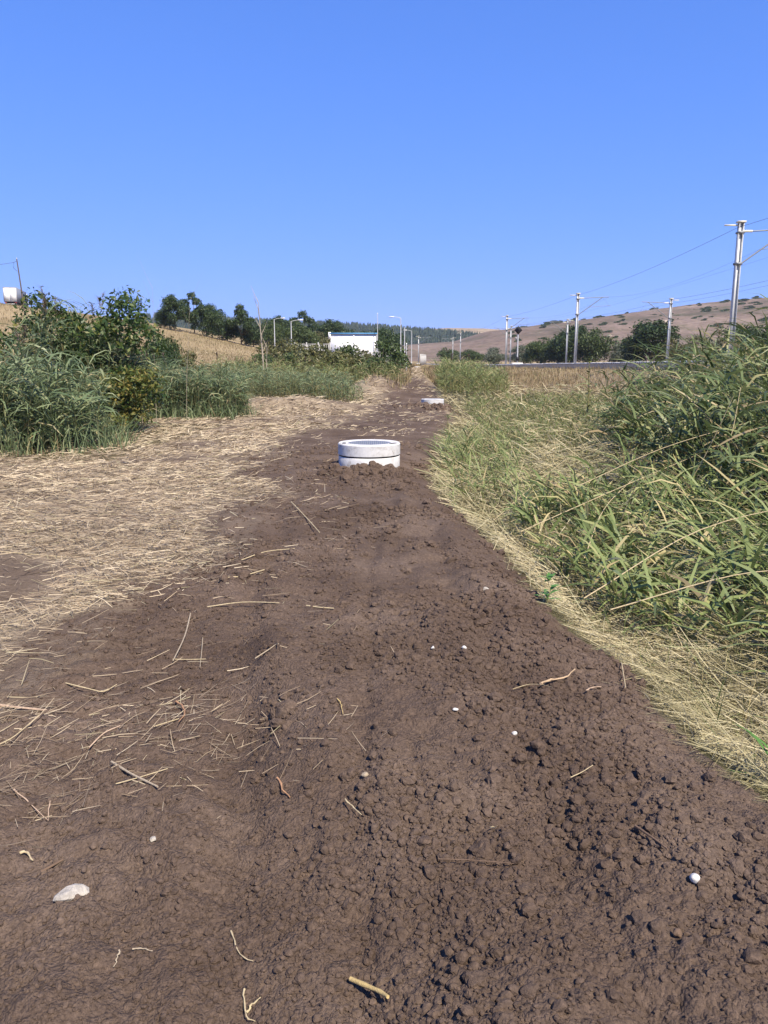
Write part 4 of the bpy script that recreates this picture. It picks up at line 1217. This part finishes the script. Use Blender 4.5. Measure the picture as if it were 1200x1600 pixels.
reed_bed('reed_bed', 'dense upright reeds right of the path near the second manhole', 800,
         poly_sampler([(3.1, 40), (4.2, 37.5), (6.4, 40), (7.2, 48), (6.2, 60), (4.4, 60), (3.3, 50)], lambda x, y: 1.08 - .3 * sstep(5.2, 7.0, x)), (1.05, 1.75), (.35, .55), (.02, .03), 9, 'reed_green', .15, 2, 0, droop=(-.6, 0.6))

# grass: the brown field before the railway, the dry slope on the left, the verges
def grass(name, label, n, poly, hr, mat, wmul=0.0009, lean=.5, by_dist=True):
    x, y, hm = poly_sampler(poly)(n)
    if by_dist:
        d = np.hypot(x, y); keep = rng.uniform(size=len(x)) < (d.min() / d) ** 1.2
        x, y, hm = x[keep], y[keep], hm[keep]
    d = np.hypot(x, y)
    z = height(x, y, False) - .02
    n = len(x)
    V, F = strips(np.stack([x, y, z], 1), rng.uniform(0, 6.283, n), rng.uniform(1.0, 1.6, n), rng.uniform(.2, 1.5, n), rng.uniform(hr[0], hr[1], n) * hm, np.maximum(.006, wmul * d) * rng.uniform(.6, 1.4, n), 2, rng.normal(0, .6, n), [1, .8, .1])
    tag(obj(name, mesh_data(name, V, F, MAT[mat])), label, 'grass', kind='stuff')
grass('dry_grass', 'brown dry grass in front of the railway wall', 34000, [(6, 34), (13, 30), (19, 40), (18.4, 70), (18, 120), (9, 110), (6.5, 60)], (.18, .48), 'dry_grass', .0006)
grass('dry_grass', 'tan dry grass covering the left hillside', 60000, [(-12, 62), (-8, 75), (-14, 110), (-22, 160), (-100, 170), (-100, 120), (-40, 60)], (.2, .5), 'dry_grass', .0005)
grass('wild_grass', 'green and yellow grass between the reed patches at right', 16000, [(1.4, 15), (2.9, 21), (3.5, 33), (7, 38), (14, 36), (13, 22), (6, 17)], (.25, .7), 'reed_mixed', .0006)
grass('wild_grass', 'thin grass growing through the right hand reeds and straw', 9000, [(1.5, 2.6), (1.35, 5), (1.3, 8), (1.0, 11), (1.6, 17), (6, 19), (6.5, 8), (4.5, 3)], (.12, .42), 'reed_mixed', .0008, .5, False)
grass('dry_grass', 'dry grass tufts along the far end of the path', 9000, [(-1, 44), (1, 44), (2, 60), (4.2, 120), (7, 150), (-3, 150), (-4, 70)], (.3, .7), 'dry_grass', .001)

grass('dry_grass', 'dry grass right of the far end of the path', 7000, [(3.4, 50), (6.5, 58), (10, 110), (8, 125), (5.6, 118), (4.6, 95)], (.3, .7), 'dry_grass', .001)
grass('wild_grass', 'low bluish grass skirting the foot of the left reeds', 900, [(-10.5, 13.0), (-6.4, 12.9), (-5.0, 13.9), (-4.9, 15.4), (-5.8, 17.4), (-6.2, 17), (-5.7, 15.2), (-6.8, 13.9), (-10.5, 14.2)], (.3, .9), 'reed_blue', .0011, .5, False)
grass('wild_grass', 'low bluish grass skirting the second left reed clump', 500, [(-8.3, 25.2), (-6.4, 24.3), (-4.8, 24.5), (-4.1, 26.0), (-4.9, 26.2), (-6.4, 25.4), (-8.3, 26)], (.3, .8), 'reed_blue', .0009, .5, False)

# long canes lying over the right side
def canes():
    e = empty('fallen_canes', (2.6, 6, 0), 'long pale canes fallen criss-cross over the green reeds at right', 'reeds')
    P = [((1.3, 7.2), (3.9, 9.6), .25, .75), ((1.9, 5.6), (4.2, 8.2), .15, .8), ((1.4, 5.2), (3.7, 6.5), .2, .75), ((1.9, 4.5), (3.2, 6.8), .05, .95), ((1.5, 4.9), (3.0, 5.1), .25, .5),
         ((2.1, 3.9), (3.2, 4.6), .2, .55), ((2.2, 8.6), (4.4, 9.2), .5, 1.2), ((3.3, 8.8), (3.8, 8.5), .1, 1.5), ((3.6, 8.6), (4.1, 9.0), .1, 1.6), ((3.0, 9.6), (3.1, 9.2), .05, 1.25), ((1.7, 6.4), (2.9, 8.8), .2, .6), ((2.5, 6.2), (3.3, 4.8), .5, .3),
         ((2.3, 7.6), (2.45, 7.2), .0, .9), ((4.1, 7.9), (4.4, 7.4), .1, 1.5), ((1.2, 8.5), (2.6, 11.0), .1, .5), ((1.05, 9.6), (2.2, 10.4), .1, .45)]
    for (x0, y0), (x1, y1), h0, h1 in P[::2] + P[7:8]:
        z0 = gz(x0, y0) + h0; z1 = gz(x1, y1) + h1
        m = ((x0 + x1) / 2 + random.uniform(-.1, .1), (y0 + y1) / 2, (z0 + z1) / 2 + random.uniform(.02, .14))
        sp = spline([(x0, y0, z0), m, (x1, y1, z1)], 10) - np.array([2.6, 6, 0])
        MB().tube(sp, np.linspace(.005, .003, len(sp)), 6).build('cane', MAT['straw'], e)
canes()

# ------------------------------------------------------------------ SHRUBS NEAR AT HAND
for sd, sx_, sy_, w_, h_, lab in ((51, -8.25, 20.8, 3.3, 3.65, 'big dark green leafy shrub in the left reeds, left half of the thicket'), (57, -6.95, 20.1, 3.0, 3.65, 'big dark green leafy shrub in the left reeds, right half of the thicket')):
    cm, cc = crown_mesh(sd, w_, h_, 7000, 0.072, 26, 0.25, 1.2, 'shrub_leaf', 0.5)
    e = empty('leafy_shrub', (sx_, sy_, gz(sx_, sy_)), lab, 'shrub')
    obj('trunk', wood_mesh(sd, 3.2, .045, cc, 0.7, 'bark', 5), e); obj('crown', cm, e)
cm, cc = crown_mesh(52, 2.0, 1.7, 2600, 0.06, 12, 0.15, 1.0, 'yellow_leaf', 0.4)
e = empty('leafy_shrub', (-6.35, 18.9, gz(-6.35, 18.9)), 'yellowing low bush at the right foot of the dark left thicket', 'shrub')
obj('trunk', wood_mesh(52, 1.7, .03, cc, 0.4, 'bark', 4), e); obj('crown', cm, e)
tree('wild_shrub', 'rounded olive shrub on the slope right of the big left shrub', 'olive', PX(277, 46), 46, (.42, .42, .66), .5, 'shrub')
tree('wild_shrub', 'dark shrub low behind the big left shrub', 'round', PX(252, 44), 44, (.3, .3, .50), 2.5, 'shrub')
proto('weed', seed=38, w=3.2, h=2.4, n=2600, leaf=0.11, nl=14, zlo=0.0, mat='tree_leaf_mid', r0=0.05, zfork=.5, stems=4)
proto('weed2', seed=39, w=3.4, h=2.2, n=2600, leaf=0.11, nl=14, zlo=0.0, mat='tree_leaf_olive', r0=0.05, zfork=.5, stems=4)
for px, Y, k_, s, sz, lab in ((405, 62, 'weed', .9, .85, 'small green bush left of the second lamp post foot'), (432, 66, 'weed2', 1.1, .95, 'olive bush below the left lamp posts'),
        (470, 64, 'weed', 1.1, .9, 'green bush in front of the left fence'), (502, 60, 'weed2', 1.2, 1.0, 'brownish green bush left of the building front'),
        (535, 62, 'weed', 1.1, .95, 'green bush before the left part of the white building'), (562, 60, 'weed2', 1.0, .85, 'olive bush before the right part of the white building'),
        (590, 58, 'weed', 1.2, 1.0, 'dark green bush at the right corner of the white building'), (612, 64, 'weed', .8, .8, 'small bush at the left of the path end'),
        (448, 80, 'weed2', 1.5, 1.5, 'tall bright bush under the second lamp post'), (372, 75, 'weed2', .8, .6, 'small bush at the foot of the dry slope')):
    tree('wild_shrub', lab, k_, PX(px, Y), Y, (s * 1.15, s, sz * (1.32 if px > 480 else 1.1)), random.uniform(0, 6), 'shrub', 'bushes in front of the white building')

# bare sapling
def bare(name, label, x, y, h, lean, seed, r0=.05, mat='pale_bark'):
    r = np.random.default_rng(seed)
    e = empty(name, (x, y, gz(x, y)), label, 'sapling')
    sp = spline([(0, 0, -.1), (lean * .3, 0, h * .4), (lean * .7, 0, h * .7), (lean, 0, h)], 10)
    MB().tube(sp, np.linspace(r0, r0 * .25, len(sp)), 6).build('stem', MAT[mat], e)
    for k in range(7):
        b = sp[3 + k] if 3 + k < len(sp) else sp[-2]
        a = r.uniform(0, 6.28); L = h * r.uniform(.12, .26)
        t = b + np.array([math.cos(a) * L * .5, math.sin(a) * L * .5, L])
        MB().tube([b, (b + t) / 2 + np.array([0, 0, -.05 * L]), t], [r0 * .4, r0 * .28, r0 * .12], 5).build('twig', MAT[mat], e)
bare('bare_sapling', 'thin leafless pale sapling left of the lamp posts', PX(412, 55), 55, 5.6, -.25, 3, .07)
bare('bare_sapling', 'short leafless stick below the pale sapling', PX(415, 52), 52, 2.6, .1, 4, .05)
bare('bare_sapling', 'thin bare twigs standing above the right side of the left shrub', -6.3, 21.5, 3.7, .1, 5, .007)
bare('bare_sapling', 'thin bare twigs right of the left shrub', -5.6, 22.0, 3.4, .25, 6, .007)

# yellow flowering weed before the wall, and other small plants
def weed(name, label, x, y, h, mat, seed, lw=(.10, .035), n=60):
    r = np.random.default_rng(seed)
    e = empty(name, (x, y, gz(x, y)), label, 'plant')
    MB().tube([(0, 0, -.03), (.03, 0, h * .5), (0, 0, h)], [h * .012, h * .009, h * .004], 6).build('stem', MAT['stem'], e)
    t = r.uniform(.12, 1, n)
    P = np.stack([0.03 * np.sin(t * 3), 0 * t, t * h], 1)
    v, f = strips(P, r.uniform(0, 6.28, n), r.uniform(.2, 1.0, n), r.uniform(-.6, .2, n), lw[0] * h * r.uniform(.6, 1.3, n) * (1.2 - .6 * t), lw[1] * h * r.uniform(.7, 1.2, n), 3, None, [.3, 1, .8, .05])
    fl = np.array([(0, 1, 3, 2), (2, 3, 5, 4), (4, 5, 7, 6)])
    for i in range(n):
        obj('leaf', mesh_data('leaf', v.reshape(n, 8, 3)[i], fl, MAT[mat]), e)
weed('yellow_weed', 'yellow green leafy weed standing tall before the railway wall', PX(921, 24), 24, 2.05, 'yellow_leaf', 7, (.14, .04), 44)
weed('green_weed', 'tall leafy weed in the reeds left of the tall right clump', PX(1000, 16), 16, 1.55, 'shrub_leaf', 8, (.2, .06), 46)
weed('green_weed', 'dark leafy weed at the edge of the tall right reeds', PX(975, 15), 15, 1.2, 'shrub_leaf', 9, (.2, .06), 46)
weed('green_weed', 'dark leafy weed low between the right reeds and flattened straw', PX(1030, 10), 10, 0.9, 'shrub_leaf', 10, (.22, .06), 40)
weed('green_weed', 'spiky dark weed beside the near manhole on the right bank', PX(700, 15.5), 15.5, 0.75, 'reed_green', 12, (.5, .03), 26)
weed('green_sprout', 'small bright green sprout at the edge of the soil', 1.10, 5.05, 0.20, 'fresh_leaf', 13, (.5, .16), 16)
weed('green_sprout', 'tuft of fresh grass in the straw at the right edge', 1.55, 2.85, 0.26, 'fresh_leaf', 14, (.8, .05), 26)
weed('green_sprout', 'small green tuft on the soil edge near the manhole', 0.78, 8.8, 0.2, 'reed_green', 15, (.8, .06), 22)

# ------------------------------------------------------------------ HAZE
def haze():
    m = bpy.data.materials.new('haze'); m.use_nodes = True
    n, l = m.node_tree.nodes, m.node_tree.links
    n.remove(n['Principled BSDF'])
    v = n.new('ShaderNodeVolumePrincipled')
    v.inputs['Color'].default_value = (0.86, 0.91, 1.0, 1); v.inputs['Density'].default_value = 0.00012; v.inputs['Anisotropy'].default_value = 0.2
    l.new(v.outputs[0], n['Material Output'].inputs['Volume'])
    tag(MB().box((0, 0, 55), (6400, 6400, 124)).build('haze', m), 'thin daylight haze over the whole valley', 'haze', kind='stuff')
haze()

# ------------------------------------------------------------------ LOOSE SOIL
def clod_nodes():
    ng = bpy.data.node_groups.new('scatter_clods', 'GeometryNodeTree')
    ng.interface.new_socket('Geometry', in_out='INPUT', socket_type='NodeSocketGeometry')
    ng.interface.new_socket('Geometry', in_out='OUTPUT', socket_type='NodeSocketGeometry')
    n, l = ng.nodes, ng.links
    gi, go = n.new('NodeGroupInput'), n.new('NodeGroupOutput')
    join = n.new('GeometryNodeJoinGeometry')
    for k in range(6):
        ico = n.new('GeometryNodeMeshIcoSphere'); ico.inputs['Radius'].default_value = 1; ico.inputs['Subdivisions'].default_value = 2 if k else 3
        pos = n.new('GeometryNodeInputPosition')
        nz_ = n.new('ShaderNodeTexNoise'); nz_.noise_dimensions = '4D'
        nz_.inputs['W'].default_value = k * 3.7; nz_.inputs['Scale'].default_value = 1.1; nz_.inputs['Detail'].default_value = 3
        l.new(pos.outputs[0], nz_.inputs['Vector'])
        sub = n.new('ShaderNodeVectorMath'); sub.operation = 'SUBTRACT'; sub.inputs[1].default_value = (.5, .5, .5)
        l.new(nz_.outputs['Color'], sub.inputs[0])
        sc_ = n.new('ShaderNodeVectorMath'); sc_.operation = 'SCALE'; sc_.inputs['Scale'].default_value = 1.5
        l.new(sub.outputs[0], sc_.inputs[0])
        sp = n.new('GeometryNodeSetPosition'); l.new(ico.outputs[0], sp.inputs[0]); l.new(sc_.outputs[0], sp.inputs['Offset'])
        sm = n.new('GeometryNodeSetMaterial'); sm.inputs['Material'].default_value = MAT['clod']; l.new(sp.outputs[0], sm.inputs[0])
        gt = n.new('GeometryNodeGeometryToInstance'); l.new(sm.outputs[0], gt.inputs[0])
        l.new(gt.outputs[0], join.inputs[0])
    def at(name, ty):
        a = n.new('GeometryNodeInputNamedAttribute'); a.data_type = ty; a.inputs[0].default_value = name
        return [o for o in a.outputs if o.enabled and o.name == 'Attribute'][0]
    ip = n.new('GeometryNodeInstanceOnPoints')
    l.new(gi.outputs[0], ip.inputs['Points']); l.new(join.outputs[0], ip.inputs['Instance'])
    ip.inputs['Pick Instance'].default_value = True
    l.new(at('kind_of', 'INT'), ip.inputs['Instance Index'])
    l.new(at('turn', 'FLOAT_VECTOR'), ip.inputs['Rotation'])
    l.new(at('size', 'FLOAT_VECTOR'), ip.inputs['Scale'])
    l.new(ip.outputs[0], go.inputs[0])
    return ng

def clods():
    N = 125000
    r = np.exp(rng.uniform(math.log(1.5), math.log(15), N)); a = np.radians(rng.uniform(-40, 38, N))
    x, y = r * np.sin(a), r * np.cos(a)
    so = soil_mask(x, y)
    loose = sstep(-0.3, 0.3, x + .10 + .03 * (y - 2))
    clump = np.clip(.5 + 1.5 * fbm(x * 1.3, y * 1.3, 601, 3), 0.08, 1)
    ok = rng.uniform(size=N) < so * (0.55 + .45 * loose) * np.where(loose > .5, clump, np.maximum(clump, .4))
    x, y, loose = x[ok], y[ok], loose[ok]
    lmax = .008 + .024 * loose
    extra = []
    for cx, cy, n_, sp in ((-.24, 10.85, 130, .28), (-.55, 10.95, 70, .22), (.1, 11.0, 60, .2), (-.45, 3.25, 50, .12), (.62, 2.15, 60, .2), (-.9, 5.7, 60, .25), (.9, 1.95, 40, .15), (.55, 2.7, 50, .2), (1.75, 30.3, 120, .7)):
        extra.append(np.stack([cx + rng.normal(0, sp, n_), cy + rng.normal(0, sp, n_)], 1))
    ex = np.vstack(extra)
    x = np.concatenate([x, ex[:, 0]]); y = np.concatenate([y, ex[:, 1]]); lmax = np.concatenate([lmax, np.full(len(ex), .05)])
    far = np.concatenate([np.ones(len(x) - len(ex)), np.full(len(ex), 1.8)])
    k = (np.hypot(x - RING1[0], y - RING1[1]) > .5) & (np.hypot(x - RING2[0], y - RING2[1]) > .5)
    x, y, lmax, far = x[k], y[k], lmax[k], far[k]
    n = len(x); d = np.hypot(x, y)
    s = np.minimum((.0022 + .0008 * d) * rng.uniform(.02, 1, n) ** -.46 * far, lmax + .002 * d)
    z = height(x, y)
    me = bpy.data.meshes.new('soil_clods')
    me.vertices.add(n)
    me.vertices.foreach_set('co', np.stack([x, y, z + s * rng.uniform(-.15, .35, n)], 1).astype(np.float32).ravel())
    at = me.attributes.new('size', 'FLOAT_VECTOR', 'POINT')
    sv = s[:, None] * rng.uniform(.7, 1.25, (n, 3)) * np.array([1, 1, .8])
    at.data.foreach_set('vector', sv.astype(np.float32).ravel())
    at = me.attributes.new('turn', 'FLOAT_VECTOR', 'POINT')
    at.data.foreach_set('vector', (rng.uniform(-1, 1, (n, 3)) * np.array([.6, .6, 3.14])).astype(np.float32).ravel())
    at = me.attributes.new('kind_of', 'INT', 'POINT')
    kd = np.where(s > .022, 5, rng.integers(0, 6, n))
    at.data.foreach_set('value', kd.astype(np.int32))
    me.materials.append(MAT['clod'])
    o = obj('soil_clods', me)
    md = o.modifiers.new('scatter', 'NODES'); md.node_group = clod_nodes()
    tag(o, 'loose dark brown soil clods strewn over the backfilled trench', 'soil', kind='stuff')
clods()

def stone(name, label, x, y, dims, mat, seed, rz=0, sink=.3, tilt=(0, 0), sub=3, flat=.8, cat='stone'):
    z = float(height(np.array([x]), np.array([y]))[0])
    o = obj(name, stone_data(name, seed, dims, mat, sub, .16, flat), None, (x, y, z + dims[2] * (1 - 2 * sink) * .6 + .004))
    o.rotation_euler = (tilt[0], tilt[1], rz)
    if sub == 2: o.data.polygons.foreach_set('use_smooth', np.zeros(len(o.data.polygons), bool))
    tag(o, label, cat)
stone('flat_rock', 'pale flat angular rock on the soil at lower left', -.985, 2.15, (.055, .032, .024), 'rock', 5, R(28), .3, (R(22), R(6)), 2, 1.0)
stone('white_pebble', 'egg-shaped white pebble at lower right', .92, 2.03, (.017, .014, .013), 'white_stone', 6, .4, .05, flat=.1, cat='pebble')
stone('white_pebble', 'white pebble right of centre on the loose soil', .54, 2.97, (.013, .011, .011), 'white_stone', 7, .4, .05, flat=.5, cat='pebble')
stone('pale_shard', 'pale stone shard high on the loose soil at right', .68, 4.96, (.022, .011, .018), 'rock', 8, .4, .1, flat=.9, cat='pebble')
stone('white_pebble', 'small white pebble on the trench centre, right of its smaller twin', .42, 3.83, (.014, .011, .010), 'white_stone', 9, .2, .1, cat='pebble')
stone('white_pebble', 'tiny white pebble on the trench centre, left of its larger twin', .26, 3.90, (.012, .009, .008), 'white_stone', 10, .9, .1, cat='pebble')
stone('white_pebble', 'round greyish pebble on the smooth soil at left', -.80, 2.41, (.012, .012, .009), 'rock', 11, .9, .1, cat='pebble')
stone('white_pebble', 'flat cream pebble among clods in the trench centre', .31, 3.12, (.014, .010, .006), 'white_stone', 12, .1, .1, cat='pebble')
stone('grey_clod', 'pale grey lump beside the dark hole at the rut', -.07, 2.64, (.015, .013, .012), 'strawg', 13, .1, .1)
stone('grey_clod', 'reddish grey lump at the lower right edge of the trench', .78, 1.80, (.014, .012, .012), 'rootb', 14, .6, .1)

STICKS = [
 ("dry_reed_stalk", "long pale yellow reed stalk lying level across the soil", [(-1.14, 4.78), (-0.91, 4.78), (-0.66, 4.67)], 0.0056, "straw"),
 ("dry_reed_stalk", "grey brown stalk pointing away along the soil beside the tyre rut", [(-1.25, 4.79), (-1.18, 4.35), (-1.15, 3.98)], 0.0065, "strawg"),
 ("dry_reed_stalk", "thin stalk lying parallel right of the thicker grey brown stalk", [(-1.08, 4.38), (-1.03, 4.13), (-0.99, 3.92)], 0.004, "strawg"),
 ("dry_reed_stalk", "short level stalk joining the near ends of two parallel stalks", [(-1.17, 4.03), (-1.07, 4.02), (-0.98, 4.02)], 0.0037, "straw"),
 ("dry_reed_stalk", "thick pale stalk slanting down to the right on bare soil at left", [(-1.12, 2.92), (-1.0, 2.8), (-0.86, 2.68)], 0.0073, "strawg"),
 ("dry_reed_stalk", "thin stalk crossing under the thick slanting pale stalk", [(-1.03, 2.71), (-0.96, 2.77), (-0.87, 2.85)], 0.0034, "straw"),
 ("dry_reed_stalk", "pinkish stalk entering from the left edge of the soil", [(-1.92, 3.49), (-1.75, 3.45), (-1.6, 3.42)], 0.0089, "strawp"),
 ("dead_root", "curved orange brown root on the soil left of centre", [(-1.01, 3.51), (-0.97, 3.46), (-0.93, 3.36), (-0.93, 3.27)], 0.0066, "rooto"),
 ("dry_reed_stalk", "straight thin stalk touching the curved orange root", [(-1.05, 3.27), (-1.0, 3.3), (-0.95, 3.33)], 0.0039, "straw"),
 ("dead_root", "knobbly tan root lying on the loose soil at right", [(0.75, 3.46), (0.81, 3.53), (0.88, 3.56), (0.97, 3.69)], 0.0089, "root"),
 ("dead_root", "hair-thin pale rootlet trailing left of the knobbly tan root", [(0.62, 3.48), (0.7, 3.5), (0.76, 3.46), (0.79, 3.4)], 0.0026, "straw"),
 ("dead_root", "short pinkish forked root right of the knobbly tan root", [(0.96, 3.44), (1.0, 3.49), (1.05, 3.51)], 0.0057, "strawp"),
 ("broken_stick", "thick yellow stick at the bottom edge of the picture", [(-0.09, 1.79), (-0.04, 1.75), (-0.01, 1.72), (0.01, 1.69)], 0.0091, "rooty"),
 ("dead_root", "thin pale root curling down left of centre near the bottom", [(-0.46, 2.03), (-0.44, 1.98), (-0.41, 1.92), (-0.37, 1.89)], 0.0038, "straw"),
 ("dead_root", "tangled pale root with a bent end at the bottom left", [(-0.38, 1.81), (-0.37, 1.76), (-0.36, 1.72), (-0.33, 1.71)], 0.0041, "straw"),
 ("dead_root", "stubby pale root end joining the tangled root", [(-0.36, 1.75), (-0.35, 1.76), (-0.33, 1.77)], 0.005, "straw"),
 ("dead_root", "short curved orange root bit on fine soil left of centre", [(-0.41, 2.72), (-0.38, 2.65), (-0.35, 2.61)], 0.006, "rooto"),
 ("dead_root", "short curved pale root bit on fine soil near the centre", [(-0.14, 2.51), (-0.11, 2.47), (-0.08, 2.42)], 0.0047, "straw"),
 ("dead_root", "tiny orange rootlet amid the centre clods", [(-0.21, 3.26), (-0.19, 3.2), (-0.18, 3.13)], 0.0045, "rooty"),
 ("dry_reed_stalk", "thin pale stalk slanting down right in front of the manhole", [(-0.98, 8.03), (-0.76, 7.32), (-0.57, 6.68)], 0.0075, "straw"),
 ("dry_reed_stalk", "bent stalk caught on a clod left of the trench", [(-1.15, 5.35), (-1.02, 5.4), (-0.89, 5.56)], 0.0071, "straw"),
 ("dry_reed_stalk", "long curved stalk just above the bent stalk on a clod", [(-1.11, 5.83), (-0.95, 6.03), (-0.72, 6.07)], 0.0056, "straw"),
 ("dry_reed_stalk", "short stalk right of the long yellow stalk", [(-0.49, 4.67), (-0.4, 4.62), (-0.31, 4.59)], 0.0062, "straw"),
 ("dry_reed_stalk", "hooked grey stalk on the soil below the long yellow stalk", [(-0.67, 3.79), (-0.61, 3.85), (-0.57, 3.87), (-0.55, 3.82)], 0.0045, "strawg"),
 ("broken_twig", "brown twig at lower right above the white pebble", [(0.82, 2.28), (0.84, 2.24), (0.86, 2.2), (0.88, 2.15)], 0.0061, "rootb"),
 ("dry_reed_stalk", "long thin brown stem lying level over dark clods", [(0.17, 2.16), (0.28, 2.15), (0.4, 2.13)], 0.0025, "rootb"),
 ("dead_root", "pale rootlet curled over a clod at the centre right", [(0.37, 2.34), (0.35, 2.31), (0.36, 2.28), (0.37, 2.27)], 0.0026, "straw"),
 ("dead_root", "left branch of the forked pale stem at the left", [(-1.43, 2.72), (-1.34, 2.66), (-1.24, 2.58)], 0.0043, "strawp"),
 ("dead_root", "right branch of the forked pale stem at the left", [(-1.28, 2.7), (-1.26, 2.63), (-1.24, 2.58)], 0.0042, "strawp"),
 ("bark_piece", "dark brown bark sliver above the pale flat rock", [(-1.14, 2.29), (-1.11, 2.31), (-1.08, 2.33)], 0.0076, "rootb"),
 ("dead_root", "knobbly white root end near the left edge", [(-1.25, 2.37), (-1.22, 2.37), (-1.19, 2.33)], 0.0078, "straw"),
 ("dry_reed_stalk", "two-jointed stalk lying in the straw at the left edge", [(-1.65, 3.04), (-1.61, 3.13), (-1.59, 3.36)], 0.0041, "straw"),
 ("dry_reed_stalk", "pale stalk with an upturned end left of the tyre rut", [(-1.64, 3.74), (-1.49, 3.68), (-1.42, 3.67), (-1.39, 3.77)], 0.0047, "straw"),
 ("dry_reed_stalk", "bent pinkish stalk above the crossed stalks at left", [(-1.27, 3.07), (-1.24, 3.17), (-1.18, 3.21)], 0.0046, "strawp"),
 ("dead_root", "small grey root bit at the lower left of the path", [(-0.72, 1.93), (-0.69, 1.93), (-0.66, 1.92)], 0.0038, "strawg"),
 ("dead_root", "short grey stub beside the small grey root bit", [(-0.75, 1.91), (-0.75, 1.89), (-0.75, 1.86)], 0.0044, "strawg"),
 ("dry_reed_stalk", "slender stalk lying level across the straw edge at far left", [(-3.3, 6.45), (-2.95, 6.4), (-2.62, 6.36)], 0.0061, "straw"),
 ("dry_reed_stalk", "stalk slanting down right through the dark patch at left", [(-3.25, 7.3), (-2.98, 7.03), (-2.76, 6.82)], 0.0081, "straw"),
 ("dry_reed_stalk", "thin stalk lying at the soil edge on the right bank", [(1.27, 3.9), (1.22, 3.7), (1.18, 3.54)], 0.004, "straw"),
 ("dry_reed_stalk", "thin stem on the right slope above the brown twig", [(0.68, 2.58), (0.73, 2.61), (0.78, 2.65)], 0.0026, "straw"),
]
for k, (nm, lab, pts, rad, mt) in enumerate(STICKS):
    P = spline([(x, y, 0) for x, y in pts], 9)
    zz = height(P[:, 0], P[:, 1])
    # a stiff stalk rests on the high spots
    rad = rad * .72
    L = np.linalg.norm(P[-1] - P[0])
    tt = np.linspace(0, 1, len(P))
    c = np.polyfit(tt, zz, 1)
    line = np.polyval(c, tt)
    line += max(0, (zz - line).max()) * .9 + rad * .6 + (.018 if P[0, 0] > -.2 else .004)
    P[:, 2] = np.maximum(line, zz + rad * .2)
    if nm.startswith('dead'):
        P[:, :2] += np.random.default_rng(k).normal(0, rad * .5, (len(P), 2))
        rr = rad * (1 - .55 * tt) * (1 + .25 * np.sin(tt * 17 + k))
    else:
        rr = rad * (1 - .25 * tt)
        rr = rr * np.where(np.arange(len(P)) % 4 == 2, 1.18, 1)
    o = P.mean(0)
    tag(MB().tube(P - o, rr, 7).build(nm, MAT[mt], None, tuple(o)), lab, 'stalk' if 'stalk' in nm else ('root' if 'root' in nm else 'stick'))
